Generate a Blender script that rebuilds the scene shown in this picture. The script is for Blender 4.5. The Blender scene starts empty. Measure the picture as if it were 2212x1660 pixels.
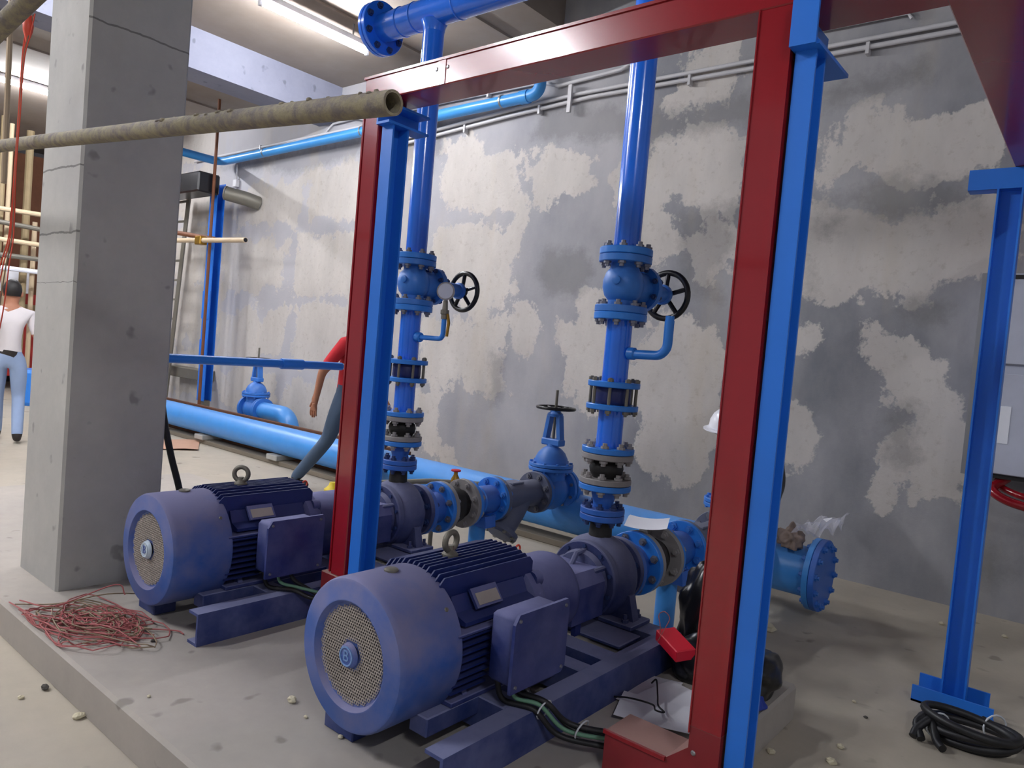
import bpy, math, random
import numpy as np
from mathutils import Vector, Matrix
random.seed(7)
S = bpy.context.scene
COL = S.collection

# ------------------------------------------------------------------ camera
cam = bpy.data.cameras.new('camera'); camo = bpy.data.objects.new('camera', cam); COL.objects.link(camo)
cam.sensor_width = 36.0; cam.lens = 1580.13 / 2212 * 36.0; cam.clip_start = 0.05
camo.matrix_world = Matrix(((0.76854477, -0.09394437, 0.63286128, 0.0),
                            (0.63398582, -0.02118079, -0.77305456, 0.0),
                            (0.08602863, 0.99535211, 0.04328102, 1.45),
                            (0, 0, 0, 1)))
S.camera = camo
# ------------------------------------------------------------------ world, exposure
w = bpy.data.worlds.new('world'); S.world = w; w.use_nodes = True
w.node_tree.nodes['Background'].inputs[0].default_value = (0.9, 0.92, 1.0, 1)
w.node_tree.nodes['Background'].inputs[1].default_value = 0.12
S.view_settings.view_transform = 'Standard'; S.view_settings.look = 'None'
S.view_settings.exposure = 1.4; S.view_settings.gamma = 1.0; S.view_settings.use_curve_mapping = False
TUBE_STRENGTH = 250.0          # fluorescent battens, the room's lamps and an added lamp

# ------------------------------------------------------------------ materials
def lin(c):
    return tuple(((v/255)/12.92 if v/255 <= .04045 else ((v/255+.055)/1.055)**2.4) for v in c) + (1,)
def newmat(name):
    m = bpy.data.materials.new(name); m.use_nodes = True
    return m, m.node_tree.nodes, m.node_tree.links, m.node_tree.nodes['Principled BSDF']
def mixrgb(n, l, fac, a, b):
    x = n.new('ShaderNodeMix'); x.data_type = 'RGBA'
    for s, v in ((x.inputs[0], fac), (x.inputs[6], a), (x.inputs[7], b)):
        if hasattr(v, 'is_linked'): l.new(v, s)
        else: s.default_value = v
    return x.outputs[2]
def noise(n, l, scale, detail=4, rough=.6, vec=None, stretch=None):
    t = n.new('ShaderNodeTexCoord'); src = t.outputs['Object'] if vec is None else vec
    if stretch:
        mp = n.new('ShaderNodeMapping'); mp.inputs['Scale'].default_value = stretch; l.new(src, mp.inputs[0]); src = mp.outputs[0]
    x = n.new('ShaderNodeTexNoise'); x.inputs['Scale'].default_value = scale
    x.inputs['Detail'].default_value = detail; x.inputs['Roughness'].default_value = rough
    l.new(src, x.inputs['Vector']); return x.outputs['Fac']
def ramp(n, l, src, p0, p1, c0=(0, 0, 0, 1), c1=(1, 1, 1, 1)):
    r = n.new('ShaderNodeValToRGB'); r.color_ramp.elements[0].position = p0; r.color_ramp.elements[1].position = p1
    r.color_ramp.elements[0].color = c0; r.color_ramp.elements[1].color = c1; l.new(src, r.inputs[0]); return r.outputs[0]
def math_(n, l, op, a, b=None):
    x = n.new('ShaderNodeMath'); x.operation = op
    for s, v in zip(x.inputs, (a, b)):
        if v is None: continue
        if hasattr(v, 'is_linked'): l.new(v, s)
        else: s.default_value = v
    return x.outputs[0]
def bump(n, l, b, h, strength=.3, dist=.01):
    x = n.new('ShaderNodeBump'); x.inputs['Strength'].default_value = strength; x.inputs['Distance'].default_value = dist
    l.new(h, x.inputs['Height']); l.new(x.outputs[0], b.inputs['Normal'])
def paint(name, col, rough=.35, metal=0.0, dust=0.0, dustcol=(128, 126, 150), vary=.12, coat=0.0, blotw=.32):
    m, n, l, b = newmat(name); base = lin(col)
    dk = tuple(v*(1-vary) for v in base[:3]) + (1,); lt = tuple(min(1, v*(1+vary)) for v in base[:3]) + (1,)
    c = mixrgb(n, l, noise(n, l, 6, 3), dk, lt); rv = rough
    if dust:
        g = n.new('ShaderNodeNewGeometry'); sp = n.new('ShaderNodeSeparateXYZ'); l.new(g.outputs['Normal'], sp.inputs[0])
        up = ramp(n, l, sp.outputs['Z'], -.1, .85)
        blot = ramp(n, l, noise(n, l, 7, 6, .62), .36, .66)
        f = math_(n, l, 'MULTIPLY', math_(n, l, 'ADD', math_(n, l, 'MULTIPLY', up, .8), math_(n, l, 'MULTIPLY', blot, blotw)), dust)
        f = math_(n, l, 'MINIMUM', f, .92)
        c = mixrgb(n, l, f, c, lin(dustcol))
        rr = n.new('ShaderNodeMapRange'); rr.inputs[3].default_value = rough; rr.inputs[4].default_value = .9
        l.new(f, rr.inputs[0]); l.new(rr.outputs[0], b.inputs['Roughness'])
    else:
        b.inputs['Roughness'].default_value = rv
    l.new(c, b.inputs['Base Color']); b.inputs['Metallic'].default_value = metal
    if coat: b.inputs['Coat Weight'].default_value = coat; b.inputs['Coat Roughness'].default_value = .08
    return m
def concrete(name, c0, c1, scale=1.3, stain=None, bumpk=.25, rough=.9, spots=True):
    m, n, l, b = newmat(name)
    big = ramp(n, l, noise(n, l, scale, 8, .65), .3, .7); fine = noise(n, l, scale*14, 6, .7)
    c = mixrgb(n, l, big, lin(c0), lin(c1))
    c = mixrgb(n, l, math_(n, l, 'MULTIPLY', fine, .35), c, lin(tuple(v*.72 for v in c0)))
    if stain:
        st = ramp(n, l, noise(n, l, scale*.6, 5, .6, stretch=(1, 1, .35)), .52, .72)
        c = mixrgb(n, l, math_(n, l, 'MULTIPLY', st, .55), c, lin(stain))
    if spots:
        sp = ramp(n, l, noise(n, l, scale*9, 2, .4), .68, .74)
        c = mixrgb(n, l, math_(n, l, 'MULTIPLY', sp, .45), c, lin(tuple(v*.45 for v in c0)))
    l.new(c, b.inputs['Base Color']); b.inputs['Roughness'].default_value = rough
    b.inputs['Specular IOR Level'].default_value = .25
    bump(n, l, b, fine, bumpk, .006)
    return m
MT = {}
MT['riser'] = paint('glossy blue pipe paint', (38, 116, 238), .18, coat=.4, vary=.05)
MT['pipe'] = paint('blue pipe paint', (48, 130, 224), .36, vary=.08)
MT['pipe_dusty'] = paint('dusty blue pipe paint', (40, 105, 200), .42, dust=.42, dustcol=(120, 125, 165))
MT['light_pipe'] = paint('light blue pipe paint', (62, 146, 226), .3, dust=.15, dustcol=(170, 190, 220))
MT['cyan_pipe'] = paint('sky blue pvc', (66, 152, 224), .35)
MT['valve'] = paint('blue valve enamel', (50, 120, 208), .38, dust=.2, dustcol=(130, 135, 160))
MT['post'] = paint('blue structural paint', (36, 116, 218), .4, vary=.06)
MT['navy'] = paint('navy motor paint', (28, 44, 106), .42, dust=.85, dustcol=(124, 126, 168), blotw=.3)
MT['navy_clean'] = paint('navy motor paint clean', (20, 36, 98), .42, dust=.22, dustcol=(96, 100, 142))
MT['cover'] = paint('fan cover paint', (45, 86, 162), .42, dust=.9, dustcol=(124, 122, 156), blotw=.62)
MT['pump'] = paint('dark blue pump casting', (40, 52, 104), .6, dust=.75, dustcol=(134, 136, 164))
MT['frame'] = paint('dusty blue steel frame', (34, 52, 110), .55, dust=.95, dustcol=(136, 140, 176))
MT['red'] = paint('glossy red trunking paint', (142, 17, 29), .24, vary=.06, coat=.5)
MT['red_dusty'] = paint('dusty red trunking paint', (124, 28, 36), .4, dust=.95, dustcol=(172, 142, 132), blotw=.02)
MT['red_panel'] = paint('red board', (160, 38, 32), .6)
MT['strainer'] = paint('grey cast iron', (92, 98, 122), .6, dust=.5, dustcol=(132, 132, 145))
MT['greyflange'] = paint('grey galvanised flange', (146, 142, 142), .55, vary=.15, dust=.3, dustcol=(150, 145, 140))
MT['bolt'] = paint('grey bolt steel', (128, 130, 142), .45, metal=.55)
MT['darkbolt'] = paint('dark blue bolt', (40, 60, 110), .5)
MT['rubber'] = paint('black rubber', (24, 22, 24), .6)
MT['black'] = paint('black enamel', (22, 21, 26), .3)
MT['bag'] = paint('black plastic', (20, 20, 24), .28)
MT['steel'] = paint('bare steel', (150, 150, 152), .4, metal=.7)
MT['oldsteel'] = paint('weathered steel', (122, 118, 108), .5, metal=.4)
MT['grille'] = paint('dusty grille steel', (168, 158, 150), .65, vary=.2)
MT['hole'] = paint('painted cavity shade', (12, 14, 26), .8)  # near-black colour that paints the shade inside openings
MT['brass'] = paint('brass', (170, 130, 50), .35, metal=.7)
MT['conduit'] = paint('pale pvc conduit', (206, 204, 206), .5)
MT['white'] = paint('white enamel', (232, 234, 242), .4)
MT['panel'] = paint('light grey cabinet paint', (186, 190, 206), .45)
MT['badge'] = paint('pale badge', (190, 205, 220), .4)
MT['scaffold'] = None
MT['rust'] = paint('rusty rod', (112, 66, 40), .7, vary=.3)
MT['tan_tube'] = paint('cream scaffold tube', (206, 184, 152), .55, vary=.12)
MT['wood'] = paint('raw timber', (150, 132, 100), .75, vary=.2)
MT['brownwood'] = paint('brown shuttering', (96, 58, 36), .8, vary=.3)
MT['paper'] = paint('white paper', (240, 240, 248), .8, vary=.03)
MT['redplastic'] = paint('red card box', (214, 28, 52), .5, vary=.04)
MT['redwire'] = paint('red wire insulation', (166, 92, 92), .7)
MT['brownwire'] = paint('dusty brown wire', (134, 116, 94), .7)
MT['orange'] = paint('orange red wire', (224, 84, 60), .5)
MT['blackcable'] = paint('black cable sheath', (24, 24, 28), .5)
MT['greencable'] = paint('green cable', (104, 148, 122), .5)
MT['tie'] = paint('pale cable tie', (210, 214, 220), .5)
MT['cardboard'] = paint('reddish cardboard', (190, 150, 126), .85)
MT['wrapping'] = paint('brown wrapping', (150, 132, 122), .8, vary=.25)
MT['kerb'] = paint('brown grey kerb', (128, 118, 104), .9, vary=.15)
MT['stone'] = paint('pale mortar crumb', (205, 196, 170), .9, vary=.2)
MT['stone_dark'] = paint('dark crumb', (78, 74, 70), .9)
MT['bluecloth'] = paint('blue cloth', (36, 62, 160), .8)
MT['skin'] = paint('skin', (166, 112, 86), .6, vary=.06)
MT['hair'] = paint('black hair', (24, 20, 20), .6)
MT['white_shirt'] = paint('white shirt cloth', (212, 206, 208), .85, vary=.06)
MT['red_shirt'] = paint('red shirt cloth', (186, 30, 42), .85, vary=.08)
MT['jeans_light'] = paint('pale blue jeans', (146, 166, 200), .85, vary=.1)
MT['jeans_grey'] = paint('grey blue jeans', (70, 88, 112), .85, vary=.15)
MT['leather'] = paint('dark leather', (38, 32, 32), .5)
MT['helmet'] = paint('white helmet shell', (236, 236, 246), .25)
MT['yellow'] = paint('yellow plastic', (214, 188, 40), .5)
MT['green_dev'] = paint('olive fitting', (98, 112, 70), .6)
# tube light
m, n, l, b = newmat('lit fluorescent tube')
b.inputs['Emission Color'].default_value = (.93, .95, 1.0, 1); b.inputs['Emission Strength'].default_value = TUBE_STRENGTH
MT['tube'] = m
m, n, l, b = newmat('dim fluorescent tube')
b.inputs['Emission Color'].default_value = (.93, .95, 1.0, 1); b.inputs['Emission Strength'].default_value = TUBE_STRENGTH*.6
MT['tube_dim'] = m
MT['emblem_blue'] = paint('worn blue relief', (112, 146, 196), .5)
# clear crumpled film
m, n, l, b = newmat('clear plastic film')
b.inputs['Base Color'].default_value = (.9, .9, 1, 1); b.inputs['Roughness'].default_value = .15; b.inputs['Alpha'].default_value = .35
MT['film'] = m
# mortar splashed scaffold tube
m, n, l, b = newmat('mortar splashed tube')
f = ramp(n, l, noise(n, l, 30, 6, .7), .4, .62)
c = mixrgb(n, l, f, lin((150, 140, 112)), lin((118, 108, 104)))
l.new(c, b.inputs['Base Color']); b.inputs['Roughness'].default_value = .85
bump(n, l, b, noise(n, l, 45, 6, .7), .8, .006); MT['scaffold'] = m
MT['floor'] = concrete('dusty concrete floor', (196, 186, 168), (172, 164, 152), .7, stain=(146, 140, 136), bumpk=.15)
MT['plinth'] = concrete('plinth concrete', (186, 178, 168), (166, 160, 154), 1.0, stain=(146, 140, 136), bumpk=.15)
MT['column'] = concrete('column concrete', (190, 188, 182), (168, 166, 164), 1.1, stain=(140, 132, 120))
MT['ceiling'] = concrete('board marked ceiling concrete', (160, 150, 142), (138, 124, 112), .5, stain=(126, 106, 86), spots=False)
m = MT['column']; n = m.node_tree.nodes; l = m.node_tree.links; b = n['Principled BSDF']
tc = n.new('ShaderNodeTexCoord'); sx = n.new('ShaderNodeSeparateXYZ'); l.new(tc.outputs['Object'], sx.inputs[0])
old = b.inputs['Base Color'].links[0].from_socket; wob = math_(n, l, 'MULTIPLY', math_(n, l, 'SUBTRACT', noise(n, l, 3.5, 4), .5), .06); cr = None
ge = n.new('ShaderNodeNewGeometry'); sn = n.new('ShaderNodeSeparateXYZ'); l.new(ge.outputs['True Normal'], sn.inputs[0])
front = math_(n, l, 'LESS_THAN', sn.outputs['Y'], -.5); side = math_(n, l, 'GREATER_THAN', sn.outputs['X'], .5)
for z0, th, fm in ((2.135, .0045, front), (1.832, .005, front), (1.60, .0015, front), (2.80, .004, side)):   # formwork joints, thin cracks
    d_ = math_(n, l, 'LESS_THAN', math_(n, l, 'ABSOLUTE', math_(n, l, 'SUBTRACT', math_(n, l, 'ADD', sx.outputs['Z'], wob), z0)), th)
    d_ = math_(n, l, 'MULTIPLY', d_, fm)
    cr = d_ if cr is None else math_(n, l, 'MAXIMUM', cr, d_)
l.new(mixrgb(n, l, math_(n, l, 'MULTIPLY', cr, .6), old, lin((60, 58, 56))), b.inputs['Base Color'])
MT['beam'] = concrete('beam concrete', (150, 152, 168), (130, 132, 150), .8)
MT['darkslab'] = concrete('dark grey slab concrete', (92, 90, 92), (60, 58, 62), 1.2)  # darker greys than the main ceiling concrete

# wall: lime blocks between grey cement bands, ragged edges from a distance field stored on the mesh
m, n, l, b = newmat('patched basement wall'); MT['wall'] = m
at = n.new('ShaderNodeAttribute'); at.attribute_name = 'patch'
ad = n.new('ShaderNodeAttribute'); ad.attribute_name = 'blotch'
rag = math_(n, l, 'MULTIPLY', math_(n, l, 'SUBTRACT', noise(n, l, 9, 6, .72), .5), .34)
big = math_(n, l, 'MULTIPLY', math_(n, l, 'SUBTRACT', noise(n, l, 1.9, 5, .62, stretch=(1, 1, .8)), .47), .95)
fp = ramp(n, l, math_(n, l, 'ADD', math_(n, l, 'ADD', math_(n, l, 'ADD', at.outputs['Fac'], rag), big), .5), .482, .518)
fd = ramp(n, l, math_(n, l, 'ADD', math_(n, l, 'ADD', ad.outputs['Fac'], math_(n, l, 'MULTIPLY', rag, .9)), .5), .44, .56)
cem = mixrgb(n, l, ramp(n, l, noise(n, l, 1.3, 7, .62, stretch=(1, 1, .55)), .32, .68), lin((130, 131, 137)), lin((176, 174, 175)))
cem2 = mixrgb(n, l, ramp(n, l, noise(n, l, 1.6, 6, .6), .3, .7), lin((178, 177, 182)), lin((190, 188, 192)))
tc = n.new('ShaderNodeTexCoord'); sx = n.new('ShaderNodeSeparateXYZ'); l.new(tc.outputs['Object'], sx.inputs[0])   # lighter, more even cement towards the far end
mr = n.new('ShaderNodeMapRange'); mr.inputs[1].default_value = -8.5; mr.inputs[2].default_value = -2.5; mr.inputs[3].default_value = 1; mr.inputs[4].default_value = 0
l.new(math_(n, l, 'ADD', sx.outputs['X'], math_(n, l, 'MULTIPLY', math_(n, l, 'SUBTRACT', noise(n, l, .7, 4), .5), 3.0)), mr.inputs[0])
cem = mixrgb(n, l, mr.outputs[0], cem, cem2)
lime = mixrgb(n, l, ramp(n, l, noise(n, l, 2.2, 6, .65, stretch=(1, 1, .4)), .3, .7), lin((208, 202, 196)), lin((186, 181, 176)))
lime = mixrgb(n, l, math_(n, l, 'MULTIPLY', ramp(n, l, noise(n, l, 17, 5, .7), .56, .7), .35), lime, lin((150, 140, 128)))
c = mixrgb(n, l, fp, cem, lime)
c = mixrgb(n, l, math_(n, l, 'MULTIPLY', fd, .45), c, lin((112, 110, 110)))
c = mixrgb(n, l, math_(n, l, 'MULTIPLY', ramp(n, l, noise(n, l, .9, 6, .6, stretch=(1.5, 1, .3)), .54, .72), .28), c, lin((190, 170, 128)))
l.new(c, b.inputs['Base Color']); b.inputs['Roughness'].default_value = .92; b.inputs['Specular IOR Level'].default_value = .2
hh = math_(n, l, 'ADD', math_(n, l, 'MULTIPLY', fp, .5), math_(n, l, 'MULTIPLY', noise(n, l, 22, 6, .7), .5))
bump(n, l, b, hh, .35, .012)

# ------------------------------------------------------------------ mesh helpers
class MB:
    def __init__(s): s.v = []; s.f = []
    def add(s, vs, fs):
        o = len(s.v); s.v += [tuple(p) for p in vs]; s.f += [tuple(i+o for i in f) for f in fs]; return s
    def box(s, x0, x1, y0, y1, z0, z1, bev=0.0):
        if bev <= 0:
            return s.add([(x0,y0,z0),(x1,y0,z0),(x1,y1,z0),(x0,y1,z0),(x0,y0,z1),(x1,y0,z1),(x1,y1,z1),(x0,y1,z1)],
                         [(0,3,2,1),(4,5,6,7),(0,1,5,4),(1,2,6,5),(2,3,7,6),(3,0,4,7)])
        b = bev; P = []
        for (X, sx) in ((x0, 1), (x1, -1)):
            for (Y, sy) in ((y0, 1), (y1, -1)):
                for (Z, sz) in ((z0, 1), (z1, -1)):
                    P += [(X, Y+sy*b, Z+sz*b), (X+sx*b, Y, Z+sz*b), (X+sx*b, Y+sy*b, Z)]
        i = lambda a, c, d, k: (a*4+c*2+d)*3+k
        F = []
        for a in (0, 1):
            F.append((i(a,0,0,0), i(a,1,0,0), i(a,1,1,0), i(a,0,1,0)))
            F.append((i(0,a,0,1), i(1,a,0,1), i(1,a,1,1), i(0,a,1,1)))
            F.append((i(0,0,a,2), i(1,0,a,2), i(1,1,a,2), i(0,1,a,2)))
            for c in (0, 1):
                F.append((i(a,c,0,0), i(a,c,1,0), i(a,c,1,1), i(a,c,0,1)))
                F.append((i(a,0,c,0), i(a,1,c,0), i(a,1,c,2), i(a,0,c,2)))
                F.append((i(0,a,c,1), i(1,a,c,1), i(1,a,c,2), i(0,a,c,2)))
                for d in (0, 1): F.append((i(a,c,d,0), i(a,c,d,1), i(a,c,d,2)))
        return s.add(P, F)
    def lathe(s, prof, o, ax, n=32, a0=0.0, cap=True):
        ax = Vector(ax).normalized(); t = Vector((0,0,1)) if abs(ax.z) < .9 else Vector((1,0,0))
        u = ax.cross(t).normalized(); w = ax.cross(u); o = Vector(o); vs = []; fs = []
        for (t_, r) in prof:
            for k in range(n):
                a = a0 + 2*math.pi*k/n; vs.append(o + ax*t_ + (u*math.cos(a) + w*math.sin(a))*r)
        for i in range(len(prof)-1):
            for k in range(n): fs.append((i*n+k, i*n+(k+1) % n, (i+1)*n+(k+1) % n, (i+1)*n+k))
        if cap and prof[0][1] > 1e-6: fs.append(tuple(range(n))[::-1])
        if cap and prof[-1][1] > 1e-6: fs.append(tuple(range((len(prof)-1)*n, len(prof)*n)))
        return s.add(vs, fs)
    def cyl(s, a, b, r, n=24, r2=None):
        d = Vector(b)-Vector(a); return s.lathe([(0, r), (d.length, r if r2 is None else r2)], a, d, n)
    def disc(s, c, ax, r, t, n=36, ch=.003):
        return s.lathe([(-t/2, r-ch), (-t/2+ch, r), (t/2-ch, r), (t/2, r-ch)], c, ax, n)
    def ring(s, c, ax, r0, r1, t, n=36):
        ax = Vector(ax).normalized(); tt = Vector((0,0,1)) if abs(ax.z) < .9 else Vector((1,0,0))
        u = ax.cross(tt).normalized(); w = ax.cross(u); c = Vector(c); vs = []; fs = []
        for (h, r) in ((-t/2, r0), (-t/2, r1), (t/2, r1), (t/2, r0)):
            for k in range(n):
                a = 2*math.pi*k/n; vs.append(c + ax*h + (u*math.cos(a)+w*math.sin(a))*r)
        for i in range(4):
            for k in range(n): fs.append((i*n+k, i*n+(k+1) % n, ((i+1) % 4)*n+(k+1) % n, ((i+1) % 4)*n+k))
        return s.add(vs, fs)
    def tube(s, pts, r, n=12, closed=False, rs=None):
        P = [Vector(p) for p in pts]; N = len(P); T = []
        for i in range(N):
            a = P[(i-1) % N] if (closed or i > 0) else P[i]; b = P[(i+1) % N] if (closed or i < N-1) else P[i]
            d = b-a; T.append(d.normalized() if d.length > 1e-9 else Vector((0,0,1)))
        u = T[0].orthogonal().normalized(); vs = []; fs = []
        for i in range(N):
            u = (u - T[i]*u.dot(T[i]));
            u = u.normalized() if u.length > 1e-6 else T[i].orthogonal().normalized()
            w = T[i].cross(u); rr = r if rs is None else rs[i]
            for k in range(n):
                a = 2*math.pi*k/n; vs.append(P[i] + (u*math.cos(a)+w*math.sin(a))*rr)
        for i in range(N if closed else N-1):
            j = (i+1) % N
            for k in range(n): fs.append((i*n+k, i*n+(k+1) % n, j*n+(k+1) % n, j*n+k))
        if not closed: fs.append(tuple(range(n))[::-1]); fs.append(tuple(range((N-1)*n, N*n)))
        return s.add(vs, fs)
    def prism(s, poly, o, u, v, d):
        o = Vector(o); u = Vector(u); v = Vector(v); d = Vector(d); n = len(poly)
        A = [o+u*a+v*b for a, b in poly]; B = [p+d for p in A]
        return s.add(A+B, [tuple(range(n))[::-1], tuple(range(n, 2*n))] + [(i, (i+1) % n, n+(i+1) % n, n+i) for i in range(n)])
    def ball(s, c, rx, ry=None, rz=None, nu=24, nv=14):
        ry = rx if ry is None else ry; rz = rx if rz is None else rz; c = Vector(c); vs = []; fs = []
        vs.append(c+Vector((0,0,-rz)))
        for i in range(1, nv):
            ph = -math.pi/2+math.pi*i/nv
            for k in range(nu):
                a = 2*math.pi*k/nu; vs.append(c+Vector((rx*math.cos(ph)*math.cos(a), ry*math.cos(ph)*math.sin(a), rz*math.sin(ph))))
        vs.append(c+Vector((0,0,rz))); L = len(vs)-1
        for k in range(nu):
            fs.append((0, 1+(k+1) % nu, 1+k)); fs.append((L, L-nu+k, L-nu+(k+1) % nu))
        for i in range(nv-2):
            for k in range(nu): fs.append((1+i*nu+k, 1+i*nu+(k+1) % nu, 1+(i+1)*nu+(k+1) % nu, 1+(i+1)*nu+k))
        return s.add(vs, fs)
    def mesh(s, name, mat, smooth=True, ang=38):
        me = bpy.data.meshes.new(name); me.from_pydata(s.v, [], s.f); me.validate()
        import bmesh
        bm = bmesh.new(); bm.from_mesh(me); bmesh.ops.recalc_face_normals(bm, faces=bm.faces); bm.to_mesh(me); bm.free()
        if mat: me.materials.append(mat)
        if smooth:
            me.polygons.foreach_set('use_smooth', [True]*len(me.polygons)); me.set_sharp_from_angle(angle=math.radians(ang))
        me.update(); return me
def link(name, me, parent=None, loc=None):
    o = bpy.data.objects.new(name, me); COL.objects.link(o)
    if parent is not None:
        o.parent = parent; o.matrix_parent_inverse = Matrix.Translation(-parent.location) if parent.parent is None else \
            Matrix.Translation(-(parent.location if parent.parent is None else Vector((0,0,0))))
    if loc is not None: o.location = loc
    return o
# every mesh is written in world coordinates; an Empty stands at the thing's base, parts cancel its offset
def part(name, mb, mat, parent, label=None, **k):
    me = mb if isinstance(mb, bpy.types.Mesh) else mb.mesh(name, MT[mat], **k)
    o = bpy.data.objects.new(name, me); COL.objects.link(o)
    o.parent = parent
    if parent.type == 'EMPTY': o.matrix_parent_inverse = Matrix.Translation(-Vector(parent.location))
    if label: o['label'] = label
    return o
def subpart(name, mb, mat, parent, **k):
    o = bpy.data.objects.new(name, mb if isinstance(mb, bpy.types.Mesh) else mb.mesh(name, MT[mat], **k)); COL.objects.link(o); o.parent = parent
    return o
def tag(o, label, cat, group=None, kind=None):
    o['label'] = label
    if cat: o['category'] = cat
    if group: o['group'] = group
    if kind: o['kind'] = kind
    return o
def thing(name, loc, label, cat, group=None):
    o = bpy.data.objects.new(name, None); COL.objects.link(o); o.location = loc; o.empty_display_size = .1
    return tag(o, label, cat, group)
def single(name, mb, mat, label, cat, group=None, **k):
    o = bpy.data.objects.new(name, mb.mesh(name, MT[mat], **k)); COL.objects.link(o); return tag(o, label, cat, group)
def structure(name, mb, mat, label=None, **k):
    o = bpy.data.objects.new(name, mb.mesh(name, MT[mat], **k)); COL.objects.link(o); o['kind'] = 'structure'
    if label: o['label'] = label
    return o
def arc(c, u, v, r, a0, a1, n=8):
    c = Vector(c); u = Vector(u); v = Vector(v)
    return [c+u*(r*math.cos(math.radians(a0+(a1-a0)*i/n)))+v*(r*math.sin(math.radians(a0+(a1-a0)*i/n))) for i in range(n+1)]
def bez(p, n=16):
    P = [Vector(q) for q in p]; P = [P[0]*2-P[1]] + P + [P[-1]*2-P[-2]]; out = []
    for i in range(1, len(P)-2):
        for k in range(n):
            t = k/n; a, b_, c_, d = P[i-1:i+3]
            out.append(.5*((2*b_)+(c_-a)*t+(2*a-5*b_+4*c_-d)*t*t+(3*b_-a-3*c_+d)*t**3))
    return out + [P[-2]]
_bolt = {}
def bolts(parent, c, ax, R, t, mat='bolt', n=8, r=.011, both=True, a0=22.5, proud=.016):
    """hex bolts through a flange pair: shared mesh, one object per bolt"""
    key = (round(t, 4), mat, r, both, tuple(ax), proud)
    if key not in _bolt:
        b = MB(); ax_ = Vector(ax); h = t/2
        b.lathe([(h, r*1.7), (h+proud*.7, r*1.7), (h+proud*.7, r), (h+proud*1.5, r)], (0,0,0), ax_, 6)
        if both: b.lathe([(h, r*1.7), (h+proud*.7, r*1.7), (h+proud*.7, r), (h+proud*1.5, r)], (0,0,0), -ax_, 6)
        b.lathe([(-h-.002, r*.8), (h+.002, r*.8)], (0,0,0), ax_, 6)
        _bolt[key] = b.mesh('bolt', MT[mat], smooth=False)
    ax = Vector(ax); tt = Vector((0,0,1)) if abs(ax.z) < .9 else Vector((1,0,0)); u = ax.cross(tt).normalized(); w_ = ax.cross(u)
    for k in range(n):
        a = math.radians(a0+360*k/n)
        o = bpy.data.objects.new('bolt', _bolt[key]); COL.objects.link(o); o.parent = parent
        if parent.type == 'EMPTY': o.matrix_parent_inverse = Matrix.Translation(-Vector(parent.location))
        o.location = Vector(c)+(u*math.cos(a)+w_*math.sin(a))*R
X_, Y_, Z_ = (1,0,0), (0,1,0), (0,0,1)

# ================================================================== the setting
WY = 5.72; PH = .15
structure('floor', MB().box(-22, 4.5, -6, WY+.2, -.25, 0), 'floor', 'pale dusty concrete basement floor', smooth=False)
structure('ceiling', MB().box(-22, -4.42, -6, WY+.2, 4.6, 5.3), 'ceiling', 'board marked concrete ceiling slab', smooth=False)
structure('ceiling', MB().box(-4.42, 4.5, -6, WY+.2, 5.15, 5.3), 'darkslab', 'dark raised slab over the right side', smooth=False)
structure('ceiling_beam', MB().box(-8.3, -7.86, -6, WY, 4.17, 4.61), 'beam', 'pale concrete downstand beam under the ceiling', smooth=False)
structure('wall_left', MB().box(-17.3, -17, -6, WY, 0, 4.6), 'darkslab', smooth=False)
structure('concrete_plinth', MB().box(-6.2, -.915, 1.095, 3.2, -.01, PH, .012), 'plinth', 'low grey concrete equipment plinth under the pumps', ang=30)
structure('concrete_column', MB().box(-4.2, -3.71, 1.31, 1.775, 0, 4.6, .012), 'column', 'square grey concrete column beside the far motor', ang=30)
for i, x in enumerate((-6.13, -5.0, -9.2, -10.4)):
    structure('trim_%d' % (i+1), MB().box(x-.03, x+.03, -3, WY, 4.575, 4.605), 'ceiling', smooth=False)

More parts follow.
